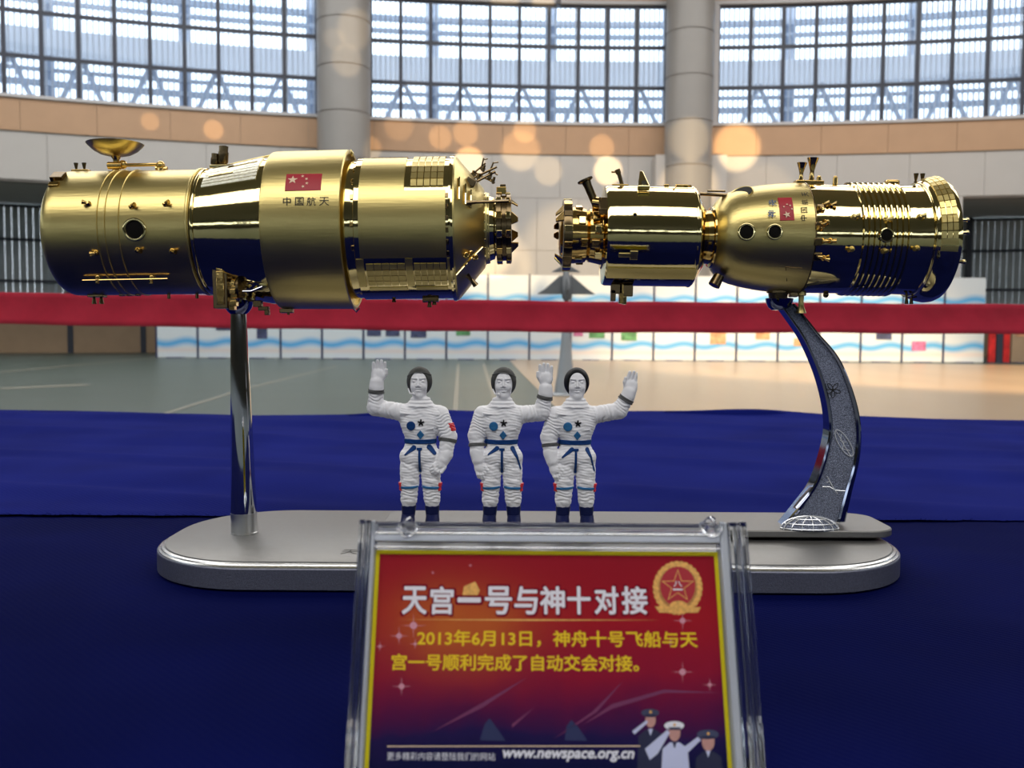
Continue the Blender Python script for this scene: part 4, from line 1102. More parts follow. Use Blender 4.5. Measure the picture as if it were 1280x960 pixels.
q = MB(); q.cyl(B.p(256, -48, 22), B.p(249, -61, 24), 6.5*kk, 7.5*kk, 14); q.build('capsule_engine', 'dark_gold', B.o, bevel=.6*kk)
# red flag and lettering turned to run up the capsule
ru = 66.4
fu0, _f = B.feat(972, 262, ru); fu1, _f = B.feat(989, 262, ru)
_u, ft = B.feat(980, 249, ru); _u, fb = B.feat(980, 276, ru)
q = MB(); B.patch(q, fu0, fu1, ft, fb, 64.5, capsule_r(fu0)+1.0, 8, 66, capsule_r(fu1)+.5); fl = q.build('flag', 'flag_red', B.o, smooth=30, label='small red flag turned upright on the capsule')
q = MB()
for (px, py, rd, ro) in ((981.5, 269.5, 4.6, PI), (977, 260, 1.5, .4), (980.5, 257.5, 1.5, .9), (984.5, 259, 1.5, 1.4), (987, 263, 1.5, 1.9)):
    uu, ff = B.feat(px, py, ru); B.star(q, uu, ff, capsule_r(uu)+1.4, rd, ro)
q.build('flag_stars', 'star_yellow', fl, smooth=0, fixn=False)
for ch, py in zip('中国航天', (276.5, 267, 257.5, 248)):
    uu, ff = B.feat(1007, py, 67.5); B.text('lettering', 'ink', ch, uu, ff, 67.9, 7.6, rot90=True, h=.3)
for ch, py in zip('神舟', (272.5, 258.5)):
    uu, ff = B.feat(968.5, py, 66); B.text('lettering', 'blue_ink', ch, uu, ff, capsule_r(uu)+.7, 9.5, rot90=True, bold=.012, h=.4)
# incised door line low on the capsule
for (a_, b_) in (((984, 333), (986, 350)), ((984, 333), (1004, 334))):
    ua, fa = B.feat(*a_, 66.5); ub, fb_ = B.feat(*b_, 66.5)
    q = MB(); q.tube([B.surf(ua, fa, capsule_r(ua)+.3), B.surf(ub, fb_, capsule_r(ub)+.3)], .5*kk, 6); q.build('door_seam', 'dark_gold', B.o)
B.ring('seam_ring', 'dark_gold', 357.5, 67.6, .9, 1.2)
prof = [(357, 66), (360, 66.8), (411, 66.8)]
for k in range(9):
    u0 = 412+6.6*k
    prof += [(u0, 66.8), (u0+1.2, 69.3), (u0+2.4, 69.6), (u0+3.6, 69.3), (u0+4.8, 66.8)]
prof += [(474, 66.8), (496, 67.2), (497, 69), (500, 71.5), (506, 74.5), (514, 76.5), (521, 76.3), (526, 74), (529.5, 68), (529.5, 62), (524, 55)]
B.body('service_module', 'bright_gold', prof, 144)
B.ring('skirt_ring', 'bright_gold', 498, 69, 1.3, 1.6)
tiles(B, 'tile_grid', 501, 519, 3, R(8), R(94), 12, 72.5, 'satin_gold', 1.2, 1.8, rb=77)
for v in (94, 100):
    q = MB(); B.patch(q, 502, 520, R(v), R(v+5), 71, 74, 2, 75, 78); q.build('tile_strip', 'satin_gold', B.o, smooth=0)
porthole(B, 1107, 294, 69.5, 8.5)
for (px, py, fl_) in ((1065, 272, 1), (1105, 276, 1), (1146, 272, 1), (1065, 311, -1), (1107, 313, -1), (1146, 310, -1)):
    thr(px, py, fl_, mod=B, r=67.5, m='satin_gold')
for (px, py, fl_) in ((1026, 258, 1), (1035, 259, 1), (1024, 281, 1), (1032, 279, -1), (1028, 301, 1), (1038, 301, 1), (1022, 319, 1), (1031, 322, 1), (1024, 264, -1), (1025, 286, -1)):
    thr(px, py, fl_, mod=B, r=66.8, nm='attitude_thruster', m='deep_gold')
for py in (262, 283, 302, 320):
    uu, ff = B.feat(1022, py, 67); B.blk('thruster_block', 'dark_gold', uu, ff, 66.8, 9, 9, 4, .8)
for (u, v, h, rr) in ((356, 62, 30, 6.2), (369, 62, 36, 7.2)):
    q = MB(); q.lathe(B.p(u, v, 6), (.04, 0, 1), [(0, rr*.8*kk), (9*kk, rr*.8*kk), (9.2*kk, rr*.45*kk), (h*.55*kk, rr*.35*kk), (h*.8*kk, rr*.65*kk), (h*kk, rr*1.0*kk), (h*kk+.3*kk, rr*.8*kk)], 20); q.build('engine_bell', 'deep_gold', B.o)
B.blk('bell_mount', 'deep_gold', 366, R(5), 66.5, 34, 14, 5, .8)
for u, hh in ((378, 5), (398, 5)): 
    q = MB(); q.cyl(B.p(u, 64, 8), B.p(u, 66+hh+3, 8), 3.2*kk, 3.0*kk, 12); q.ball(B.p(u, 66+hh+3, 8), 2.8*kk, 10); q.build('top_stud', 'deep_gold', B.o)
B.blk('top_fairing', 'deep_gold', 468, R(5), 67, 16, 14, 7, 2.5)
for u in (498, 506):
    B.nozzle('nozzle', 'dark_gold', u, R(4), 72, 11, 1.8, 3.0)
q = MB(); q.lathe(B.p(362, -64, 4), (.02, 0, -1), [(0, 6*kk), (6*kk, 6*kk), (7*kk, 3.5*kk), (14*kk, 3.0*kk), (20*kk, 3.6*kk), (28*kk, 6.5*kk), (28.4*kk, 5*kk)], 18); q.build('lower_bell', 'satin_gold', B.o)
B.blk('lower_mount', 'dark_gold', 352, R(176), 66, 10, 10, 7, .8)
q = MB(); q.lathe(B.p(334, -62.5, 2), (0, 0, -1), [(0, 14*kk), (5*kk, 14*kk), (5.4*kk, 12*kk), (12.2*kk, 11*kk)], 24); q.build('saddle', 'dark_gold', B.o)
q = MB(); q.ball(B.p(392, -69, 6), 3.6*kk, 12); q.build('lower_stud', 'dark_gold', B.o)
for u in (493, 499): B.nozzle('lower_nozzle', 'dark_gold', u, R(177), 68, 12, 1.6, 2.4)
for (u, v, w_, rr) in ((529, 18, 72, 3.2), (532, 4, 66, 3.4), (531, -30, 62, 3.6)):
    q = MB(); q.cyl(B.p(u-6, v, w_*.92), B.p(u+4, v, w_*.92), rr*.6*kk, n=10); q.ball(B.p(u+5, v, w_*.92), rr*kk*.8, 10); q.build('rim_stud', 'bright_gold', B.o)

# ================================================================== three waving astronaut figurines
def grid_mesh(Fd, org, h):
    """surface nets on a field that is negative inside"""
    nx, ny, nz = Fd.shape
    ins = Fd < 0
    c = np.zeros((nx-1, ny-1, nz-1), np.int8)
    for dx in (0, 1):
        for dy in (0, 1):
            for dz in (0, 1): c += ins[dx:nx-1+dx, dy:ny-1+dy, dz:nz-1+dz]
    act = (c > 0) & (c < 8)
    I = np.argwhere(act); idx = -np.ones(act.shape, np.int64); idx[tuple(I.T)] = np.arange(len(I))
    acc = np.zeros((len(I), 3)); cnt = np.zeros(len(I))
    cs = [(0, 0, 0), (1, 0, 0), (0, 1, 0), (1, 1, 0), (0, 0, 1), (1, 0, 1), (0, 1, 1), (1, 1, 1)]
    for a in range(8):
        for b in range(a+1, 8):
            A_, B_ = np.array(cs[a]), np.array(cs[b])
            if np.abs(A_-B_).sum() != 1: continue
            fa = Fd[tuple((I+A_).T)].astype(float); fb = Fd[tuple((I+B_).T)].astype(float)
            m_ = (fa < 0) != (fb < 0)
            t = np.where(m_, fa/np.where(fa-fb == 0, 1, fa-fb), 0)
            acc += m_[:, None]*(A_+(B_-A_)*t[:, None]); cnt += m_
    V = (I+acc/cnt[:, None])*h+np.array(org)
    faces = []
    for ax in range(3):
        o1, o2 = [(1, 2), (2, 0), (0, 1)][ax]
        s0 = [slice(None)]*3; s1 = [slice(None)]*3
        s0[ax] = slice(0, -1); s1[ax] = slice(1, None)
        for o_ in (o1, o2): s0[o_] = slice(1, -1); s1[o_] = slice(1, -1)
        a = ins[tuple(s0)]; b = ins[tuple(s1)]
        for flip, mk in ((False, a & ~b), (True, ~a & b)):
            J = np.argwhere(mk)
            if not len(J): continue
            J[:, o1] += 1; J[:, o2] += 1
            e1 = np.zeros(3, int); e1[o1] = 1; e2 = np.zeros(3, int); e2[o2] = 1
            q4 = [idx[tuple((J-e1-e2).T)], idx[tuple((J-e2).T)], idx[tuple(J.T)], idx[tuple((J-e1).T)]]
            if flip: q4 = q4[::-1]
            faces.append(np.stack(q4, 1))
    Fc = np.concatenate(faces); Fc = Fc[(Fc >= 0).all(1)]
    return V, Fc

def mesh_from(V, Fc, name, m, parent, label=None):
    me = bpy.data.meshes.new(name)
    me.vertices.add(len(V)); me.vertices.foreach_set('co', V.astype(np.float32).ravel())
    me.loops.add(Fc.size); me.loops.foreach_set('vertex_index', Fc.astype(np.int32).ravel())
    me.polygons.add(len(Fc)); me.polygons.foreach_set('loop_start', np.arange(0, Fc.size, 4, dtype=np.int32))
    me.polygons.foreach_set('use_smooth', np.ones(len(Fc), bool))
    me.update(calc_edges=True); me.validate(); me.materials.append(M[m])
    o = bpy.data.objects.new(name, me); COL.objects.link(o); o.parent = parent
    return tag(o, label)

def mxr(l):
    r_ = l[0]
    for a in l[1:]: r_ = np.maximum(r_, a)
    return r_

class Field:
    H = 0.62
    def __init__(s, lo, hi):
        s.lo = np.array(lo, float); n = np.ceil((np.array(hi)-s.lo)/s.H).astype(int)+1
        s.n = n; s.f = np.full(n, 9.0, np.float32)
        s.ax = [s.lo[i]+s.H*np.arange(n[i]) for i in range(3)]
    def sub(s, lo, hi):
        a = np.maximum(0, np.floor((np.array(lo)-s.lo)/s.H).astype(int)); b = np.minimum(s.n, np.ceil((np.array(hi)-s.lo)/s.H).astype(int)+1)
        sl = tuple(slice(a[i], b[i]) for i in range(3))
        g = np.meshgrid(*[s.ax[i][sl[i]] for i in range(3)], indexing='ij', sparse=True)
        return sl, g
    def put(s, sl, d, k, mode='+'):
        f = s.f[sl]
        if mode == '+':
            h_ = np.maximum(k-np.abs(f-d), 0)/k; s.f[sl] = np.minimum(f, d)-h_*h_*k*.25
        else:
            d = -d; h_ = np.maximum(k-np.abs(f-d), 0)/k; s.f[sl] = np.maximum(f, d)+h_*h_*k*.25
    def ell(s, c, r, k=3.0, mode='+', rz=0.0):
        m_ = max(r)+k+2; sl, (x, y, z) = s.sub([c[i]-m_ for i in range(3)], [c[i]+m_ for i in range(3)])
        X = x-c[0]; Y = y-c[1]; Z = z-c[2]
        if rz: X, Y = X*math.cos(rz)+Y*math.sin(rz), -X*math.sin(rz)+Y*math.cos(rz)
        q_ = np.sqrt((X/r[0])**2+(Y/r[1])**2+(Z/r[2])**2)
        g = np.sqrt((X/r[0]**2)**2+(Y/r[1]**2)**2+(Z/r[2]**2)**2)+1e-6
        s.put(sl, (q_*(q_-1)/g).astype(np.float32), k, mode)
    def limb(s, a, b, ra, rb, k=3.0, fold=0.0, nf=0, mode='+', flat=1.0):
        a = np.array(a, float); b = np.array(b, float); m_ = max(ra, rb)+k+2
        sl, (x, y, z) = s.sub(np.minimum(a, b)-m_, np.maximum(a, b)+m_)
        d = b-a; L2 = (d*d).sum()
        t = ((x-a[0])*d[0]+(y-a[1])*d[1]+(z-a[2])*d[2])/L2; tc = np.clip(t, 0, 1)
        D = np.sqrt((x-a[0]-d[0]*tc)**2+(y-a[1]-d[1]*tc)**2+((z-a[2]-d[2]*tc)/flat)**2)-(ra+(rb-ra)*tc)
        if fold:
            L = math.sqrt(L2)
            wob = .8*np.sin(x*.35+y*.21)+.8*np.sin(z*.4+y*.13)
            D = D-fold*np.abs(np.sin(PI*nf*tc+wob))
        s.put(sl, D.astype(np.float32), k, mode)

def astronaut(px, label, side, pose, cap, mic):
    """side = +1: the raised arm is on the right of the picture"""
    foot = Pz(px, 660, TZ+.0244); foot.y = .5985
    foot.x = (px-640)*foot.y/F; foot.z = TZ+.0244
    o = empty('astronaut_figurine', foot, label, 'figurine', 'waving astronaut figurines')
    k_ = foot.y/F
    Fd = Field((-72, -1, -22), (76, 212, 30))
    # legs
    for sx in (-1, 1):
        Fd.limb((sx*12.0, 84, 0), (sx*13.6, 52, 1), 13.0, 10.8, 4, .9, 4)
        Fd.limb((sx*13.6, 50, 1), (sx*14.6, 30, 0), 10.6, 9.6, 3, 1.0, 4)
        Fd.limb((sx*14.6, 30, 0), (sx*15, 12, 0), 8.6, 7.0, 2)
        Fd.ell((sx*20.0, 66, 3), (5.0, 13, 8), 2.5)           # thigh pocket
        Fd.ell((sx*12.5, 66, 10), (6.5, 9, 3.2), 2.0)
        Fd.ell((sx*13.6, 55.0, 10), (7, 3.0, 3.5), 2.0)
    Fd.ell((0, 84, 0), (22, 13, 13.5), 5)
    Fd.ell((-13, 86, 4), (12, 9, 10), 4); Fd.ell((13, 86, 4), (12, 9, 10), 4)
    # trunk with soft quilted folds
    Fd.limb((0, 96, 0), (0, 138, 0), 18.5, 20.0, 6, .5, 5, flat=.72)
    Fd.ell((-9, 128, 1), (16.5, 17, 14), 5); Fd.ell((9, 128, 1), (16.5, 17, 14), 5)
    Fd.ell((-4, 139.5, 12.5), (17, 1.0, 2.0), 1.5); Fd.ell((5, 121, 13.5), (15, .9, 1.6), 1.5)
    Fd.ell((0, 118, 1), (20.5, 14, 13.5), 5)
    Fd.limb((-21, 138, 0), (0, 144, 0), 9, 9, 5); Fd.limb((21, 138, 0), (0, 144, 0), 9, 9, 5)
    # thick rolled collar
    for yy, rr in ((148.5, 17.0), (153.0, 15.0), (157.2, 12.6)):
        Fd.ell((0, yy, .5), (rr, 3.7, rr*.86), 2.4)
    # arms
    if side > 0: down_s = -1
    else: down_s = 1
    (sh, el, wr, pl, tip) = pose['up']
    Fd.limb(sh, el, 10.5, 9.8, 4, .8, 5); Fd.limb(el, wr, 9.6, 8.0, 3, .9, 5)
    dirv = np.array(tip, float)-np.array(pl, float); dirv /= np.linalg.norm(dirv)
    per = np.array((dirv[1], -dirv[0], 0.0)); per /= np.linalg.norm(per)
    wrv = np.array(wr, float); plv = np.array(pl, float)
    Fd.limb(wrv, wrv+dirv*6, 9.0, 8.6, 1.0)                    # cuff
    Fd.limb(wrv+dirv*5, plv, 6.2, 7.2, 2.0, flat=.62)
    Fd.ell(plv, (9.2, 9.2, 4.8), 2.0, rz=math.atan2(-dirv[0], dirv[1]))
    Fd.ell(plv-per*3.5*side*-1+dirv*-3+np.array((0, 0, 3)), (3.4, 4.5, 2.6), 1.2)
    for j, (off, ln) in enumerate(((-6.3, 12.2), (-2.2, 14.2), (2.0, 13.8), (6.1, 10.8))):
        off2 = off*side
        base_ = plv+per*off2+dirv*3.5; mid_ = base_+dirv*ln*.55+per*off2*.10+np.array((0, 0, .3)); end_ = mid_+dirv*ln*.45+per*off2*.06+np.array((0, 0, 1.3))
        Fd.limb(base_, mid_, 2.65, 2.4, .6); Fd.limb(mid_, end_, 2.4, 2.0, .5)
    ts = pose['thumb']
    t0 = plv+per*6.0*ts-dirv*3; t1 = t0+per*3.6*ts+dirv*5.5+np.array((0, 0, 1.5)); t2 = t1+dirv*4.8+per*.6*ts+np.array((0, 0, 1))
    Fd.limb(t0, t1, 2.9, 2.4, 1.0); Fd.limb(t1, t2, 2.3, 1.8, .6)
    (sh2, el2, wr2, pl2, tip2) = pose['down']
    Fd.limb(sh2, el2, 11.4, 10.2, 4, .9, 7); Fd.limb(el2, wr2, 9.8, 8.4, 2.5, .6, 4)
    pl2 = np.array(pl2, float); tip2 = np.array(tip2, float); wr2 = np.array(wr2, float)
    Fd.limb(wr2, wr2+(pl2-wr2)*.45, 9.2, 8.6, 1.5)
    d2 = (tip2-pl2)/np.linalg.norm(tip2-pl2); cr_ = np.cross(d2, (0, 0, 1)); cr_ /= np.linalg.norm(cr_)
    Fd.limb(wr2+(pl2-wr2)*.4, pl2, 7.0, 6.8, 2.0, flat=.8)
    Fd.ell(pl2, (7.4, 8.0, 5.6), 2.0, rz=math.atan2(-d2[0], d2[1]))
    for off, ln in ((-4.8, 9.5), (-1.7, 11.2), (1.5, 10.8), (4.5, 8.6)):
        b_ = pl2+cr_*off+d2*3+np.array((0, 0, 1.5)); m_ = b_+d2*ln*.5+np.array((0, 0, .8)); e_ = m_+d2*ln*.5+np.array((0, 0, -2.2))
        Fd.limb(b_, m_, 2.4, 2.2, .7); Fd.limb(m_, e_, 2.2, 1.8, .5)
    b_ = pl2+cr_*5.6*pose['thumb2']-d2*2+np.array((0, 0, 2)); e_ = b_+cr_*2.6*pose['thumb2']+d2*6.5+np.array((0, 0, 1.6))
    Fd.limb(b_, e_, 2.8, 2.0, .8)
    # head and face
    hx = pose['hx']
    Fd.limb((hx*.5, 152, 0), (hx, 164, 1), 8.0, 8.0, 2)
    Fd.ell((hx, 180, 0), (12.6, 15.0, 13.6), 2); Fd.ell((hx, 171.5, 3.0), (10.6, 12.5, 11.2), 4)
    Fd.ell((hx, 161.8, 9.2), (5.0, 3.6, 4.0), 4)               # chin
    for sx in (-1, 1):
        Fd.ell((hx+sx*5.0, 180.0, 14.4), (3.7, 2.1, 2.5), 1.6, '-')
        Fd.ell((hx+sx*4.9, 179.6, 11.6), (2.7, 1.5, 1.9), .5)
        Fd.limb((hx+sx*2.2, 183.2, 13.2), (hx+sx*8.2, 183.4, 11.0), 1.2, .9, 1.5)
        Fd.ell((hx+sx*6.2, 172.6, 10.4), (3.6, 3.6, 2.8), 2.6)
        Fd.ell((hx+sx*12.4, 176.5, -1), (1.7, 4.0, 2.6), 1)
        Fd.ell((hx+sx*1.9, 173.6, 14.4), (1.5, 1.1, 1.2), 1.0)
    Fd.limb((hx, 182, 12.6), (hx, 174.8, 15.3), 1.0, 1.6, 1.5)
    Fd.ell((hx, 169.2, 13.4), (4.2, .7, 1.8), .8, '-')
    Fd.ell((hx, 170.2, 12.9), (3.7, 1.0, 1.7), .6); Fd.ell((hx, 167.7, 12.8), (3.2, 1.2, 1.7), .6)
    Fb = Fd.f.copy()
    # grooves: trouser fly, fine horizontal suit folds
    X, Y, Z = np.meshgrid(*Fd.ax, indexing='ij', sparse=True)
    suit = (Y < 150) & (Y > 26)
    def emit(name, f, m, lab=None):
        if not (f < 0).any(): return
        V, Fc = grid_mesh(f, Fd.lo, Fd.H)
        V = np.stack([V[:, 0]*k_, -V[:, 2]*k_, V[:, 1]*k_], 1)
        Fc = Fc[:, ::-1] if False else Fc
        return mesh_from(V, Fc, name, m, o, lab)
    fold = np.where(suit & (np.abs(X) < 24), .17*np.sin(Y*1.75+2.6*np.sin(X*.19+Y*.07)+1.2*np.sin(Z*.3))+.22*np.sin(Y*.62+1.7*np.sin(X*.11)+X*.25)*np.sin(Y*.17+X*.13), 0).astype(np.float32)
    cutoff = (2.0-Y).astype(np.float32)
    emit('body', np.maximum(Fb+fold, cutoff), 'suit')
    def skin(off, reg): return np.maximum(Fb-off, reg).astype(np.float32)
    def emit_box(name, m, off, reg, lab=None): return emit(name, skin(off, reg), m, lab)
    # belt
    emit_box('belt', 'belt', 1.1, np.maximum(np.abs(Y-104.5-.004*X*X*0)-2.9, np.abs(X)-21.5))
    front = 2-Z
    emit_box('centre_strap', 'belt', 1.0, mxr([np.abs(X)-(1.5+0*Y), np.abs(Y-81)-15.5, front]))
    emit_box('strap_buckle', 'belt', 1.4, mxr([np.abs(X)-3.4, np.abs(Y-95.5)-1.6, front]))
    def cap2(x0, y0, x1, y1, r0, r1):
        dx, dy = x1-x0, y1-y0; t = np.clip(((X-x0)*dx+(Y-y0)*dy)/(dx*dx+dy*dy), 0, 1)
        return np.maximum(np.sqrt((X-x0-dx*t)**2+(Y-y0-dy*t)**2)-(r0+(r1-r0)*t), front)
    for (x0, y0, x1, y1, r0, r1) in pose['straps']: emit_box('hip_strap', 'belt', .9, cap2(x0, y0, x1, y1, r0, r1))
    # knee bands and red side tags
    for sx in (-1, 1):
        emit_box('knee_band', 'lblue', 1.0, mxr([np.abs(Y-46.6+.06*(X-sx*14)*sx)-1.5, np.abs(X-sx*14)-11.5-0*Z, 0*Z-(X*sx)]))
        emit_box('knee_tag', 'red_paint', 1.6, mxr([np.abs(Y-47)-5.2, np.abs(Z-1)-6.5, 21.6-X*sx]))
        emit_box('boot', 'boot', 1.4, mxr([Y-22.5-.25*np.sin(X*.9), 2.0-Y, 0-X*sx, Z-14.0+0*X]))
        q = MB(); 
        vs_ = []
        for (zz, w0, l0) in ((0.2, 8.6, 17), (4.5, 9.0, 17), (8.0, 8.4, 14), (12, 8.2, 10.5)):
            for t in range(20):
                an = 2*PI*t/20; vs_.append(((sx*15.5+w0*math.cos(an))*k_, (-(4-(17-l0)*.5)+l0*math.sin(an))*k_, zz*k_))
        fs_ = [(i*20+t, i*20+(t+1) % 20, (i+1)*20+(t+1) % 20, (i+1)*20+t) for i in range(3) for t in range(20)]+[tuple(range(20))[::-1], tuple(60+t for t in range(20))]
        q.add(vs_, fs_); q.build('boot_sole', 'boot', o)
    # chest emblems
    emit_box('round_patch', 'belt' if px < 560 else 'lblue', 1.3, np.maximum(np.sqrt((X+10.5)**2+(Y-124.5)**2)-5.6, front))
    th = np.arctan2(Y-128.5, X-2.0); rr_ = np.sqrt((X-2.0)**2+(Y-128.5)**2)
    emit_box('star_patch', 'cap_black', 1.3, np.maximum(rr_-(3.1+1.5*np.cos(5*(th-PI/2))), front))
    emit_box('pointed_patch', 'lblue', 1.2, mxr([np.abs(X-1.4)*1.05+np.abs(Y-(113.4))*.85-5.0, front]))
    # grey bands on both sleeves
    def slab(c, d, hw, r):
        c = np.array(c, float); d = np.array(d, float); d /= np.linalg.norm(d)
        t = (X-c[0])*d[0]+(Y-c[1])*d[1]+(Z-c[2])*d[2]
        rad = np.sqrt(np.maximum(0, (X-c[0])**2+(Y-c[1])**2+(Z-c[2])**2-t*t))
        return np.maximum(np.abs(t)-hw, rad-r)
    elv = np.array(el, float)
    emit_box('sleeve_band', 'band', 1.0, slab(elv+(wrv-elv)*.80, wrv-elv, 2.5, 12.5))
    e2 = np.array(el2, float); emit_box('sleeve_band', 'band', 1.0, slab(e2+(wr2-e2)*pose['bt'], wr2-e2, 2.1, 13))
    if side < 0: emit_box('sleeve_flag', 'red_paint', 1.2, mxr([np.abs(Y-122.5)-5.0, np.abs(Z-4)-6, 35.5-X]))
    # cap: a shell round the head, open over the face
    sl = (slice(None), slice(None), slice(None))
    def eld(c, r): 
        q_ = np.sqrt(((X-c[0])/r[0])**2+((Y-c[1])/r[1])**2+((Z-c[2])/r[2])**2); return (q_-1)*min(r)
    capf = eld((hx, 179.0, -2.2), (16.0, 18.6, 16.6))
    capf = np.maximum(capf, 160.5-Y)
    open_ = eld((hx+cap[1], 174.0+cap[2], 12.5), (12.6, 16.2, 12.0))
    capf = np.maximum(capf, -open_); capf = np.maximum(capf, Z-9.0-0*X)
    emit('cap' if cap[0] == 'cap_grey' else 'hair_cap', capf.astype(np.float32), cap[0])
    if cap[0] == 'cap_grey':
        rim = np.maximum(np.abs(eld((hx, 179.0, -2.2), (16.2, 18.8, 17.0)))-.5, np.abs(Y-191+.02*X*X)-.5); 
        emit('cap_seam', np.maximum(rim, -Z-4).astype(np.float32), 'band')
    if mic:
        q = MB(); q.tube([(( hx-13.5)*k_, -4*k_, 170*k_), ((hx-10.5)*k_, -11*k_, 164.5*k_), ((hx-6.5)*k_, -14.5*k_, 164.2*k_)], .9*k_, 6)
        q.ball(((hx-6)*k_, -14.8*k_, 164.4*k_), 1.7*k_, 10); q.build('microphone', 'suit', o)
    return o

astronaut(525.5, 'leftmost white astronaut figurine, waving its arm raised at the left of the photo', -1,
          dict(up=((-23, 140, 0), (-56, 146, 2), (-54.5, 172, 5), (-52, 187, 5), (-51, 200, 5)), thumb=1,
               down=((24, 137, 0), (35, 110, 2), (32, 88, 7), (26, 76, 11), (17, 69, 13)), thumb2=-1, bt=.22, hx=-1.5,
               straps=((-18, 88, -7, 97, 1.0, 3.2), (12, 98, 19, 90, 3.2, 2.0))), ('cap_grey', 0, 0), True)
astronaut(628.0, 'middle white astronaut figurine in a grey cap, hand raised beside the right neighbour', 1,
          dict(up=((23, 138, 0), (49, 141, 3), (54, 165, 5), (54, 184, 5), (54, 197, 5)), thumb=-1,
               down=((-24, 137, 0), (-32, 112, 1), (-31, 90, 5), (-27, 72, 8), (-24, 58, 9)), thumb2=-1, bt=.55, hx=1.5,
               straps=((-17, 89, -6, 97, 1.0, 2.8), (13, 97, 19, 86, 2.8, 1.6), (19, 86, 23.5, 71, 1.3, 1.0))), ('cap_grey', 0, 0), True)
astronaut(720.0, 'rightmost white astronaut figurine with black hair, waving at the right', 1,
          dict(up=((23, 138, 0), (54, 144, 3), (64.5, 162, 5), (68.5, 175, 5), (71.5, 184, 5)), thumb=-1,
               down=((-24, 137, 0), (-33, 110, 1), (-31, 90, 5), (-25, 70, 8), (-19, 56, 9)), thumb2=-1, bt=.50, hx=1.0,
               straps=((-17, 86, -5, 96, 1.0, 2.8), (14, 96, 19, 86, 2.6, 1.4), (19, 86, 23.5, 69, 1.2, 1.0))), ('cap_black', 1.5, -1.0), False)

# ================================================================== acrylic card holder
b0 = P(683, 960, .290); b1 = P(682.4, 690, .3166)
up = (b1-b0); up.x = 0; BL = up.length; up.normalize()
nrm = Vector((1, 0, 0)).cross(up); nrm.normalize()            # faces the viewer
if nrm.y > 0: nrm = -nrm
org = Vector(((b0.x+b1.x)/2, b0.y, b0.z))
sm = Matrix((Vector((1, 0, 0)), -nrm, up)).transposed().to_4x4(); sm.translation = org
smi = sm.inverted()
def sp(px, py):
    """(a, b) on the plane of the card for a pixel"""
    d = CAMROT @ Vector(((px-640)/F, -(py-480)/F, -1))
    t = (org-EYE).dot(nrm)/d.dot(nrm); p = smi @ (EYE+d*t); return p.x, p.z
holder = empty('card_holder', sm, 'clear acrylic card holder leaning back in front of the silver base', 'sign holder')
zb = -(org.z-TZ)/up.z+.0035                                                 # where the plane meets the table
aL, _b = sp(463, 690); aR, _b = sp(901, 690)
cwL, _b = sp(470, 690); cwR, cT = sp(897, 690)
oL, _b = sp(452, 690); oR, oT = sp(927, 652)
_a, oT2 = sp(690, 652)
def slab(q, a0, a1, y0, y1, z0, z1): return q.box(((a0+a1)/2, (y0+y1)/2, (z0+z1)/2), (a1-a0, y1-y0, z1-z0))
q = MB(); slab(q, oL+.0008, oR-.0008, -.0034, -.0009, zb, oT2-.001); q.build('front_sheet', 'sheet', holder, smooth=0)
q = MB(); slab(q, oL+.0008, oR-.0008, .0009, .0034, zb, oT2-.001); q.build('back_sheet', 'sheet', holder, smooth=0)
for (a0_, a1_, m_, y0_) in ((oL-.0006, oL+.0016, 'acrylic', -.0058), (oL+.0017, cwL-.0016, 'acrylic', -.0046), (cwL-.0015, cwL-.0002, 'frosted', -.0040),
                        (cwR+.0003, cwR+.0030, 'frosted', -.0040), (cwR+.0031, oR-.0026, 'acrylic', -.0048), (oR-.0025, oR+.0004, 'acrylic', -.0058)):
    q = MB(); slab(q, a0_, a1_, y0_, .0045, zb, oT2-.0006); q.build('side_rail', m_, holder, bevel=.0006, segs=3, smooth=30)
for (z0_, z1_, m_) in ((oT2-.0100, oT2-.0079, 'acrylic'), (oT2-.0078, oT2-.0056, 'frosted')):
    q = MB(); slab(q, cwL, cwR, -.0046, -.0036, z0_, z1_); q.build('top_strip', m_, holder, bevel=.0004, smooth=30)
q = MB(); slab(q, cwL-.0010, cwR+.0013, -.0052, -.0036, oT2-.0052, oT2-.0012); q.build('top_bar', 'acrylic', holder, bevel=.0007, segs=3, smooth=30)
q = MB(); slab(q, cwL-.0010, cwR+.0013, .0040, .0100, oT2-.0028, oT2+.0002); q.build('top_lip', 'acrylic', holder, bevel=.0008, segs=3, smooth=30)
for px in (511, 886):
    a_, b_ = sp(px, 667)
    q = MB()
    q.tube([(a_+.0034*math.cos(t), -.0056, b_+.0030-.0044*math.sin(t)) for t in [PI*j/14 for j in range(15)]], .0009, 8); q.build('notch_ring', 'acrylic', holder)
    q = MB(); q.cyl((a_, -.005, b_+.0035), (a_, .004, b_+.0035), .0018, n=16); q.build('peg', 'acrylic', holder)
q = MB(); q.box((0, 0, 0), (1, 1, 1))
foot = MB()
inv = smi
fz = TZ+.0012
cs = []
for z in (fz+.0002, fz+.0030):
    for (x, y) in ((org.x+oL, org.y-.012+.010), (org.x+oR, org.y-.012+.010), (org.x+oR, org.y+.060), (org.x+oL, org.y+.060)):
        cs.append(smi @ Vector((x, y, z)))
foot.add(cs, [(0, 3, 2, 1), (4, 5, 6, 7), (0, 1, 5, 4), (1, 2, 6, 5), (2, 3, 7, 6), (3, 0, 4, 7)]); foot.build('foot_plate', 'sheet', holder, smooth=0)

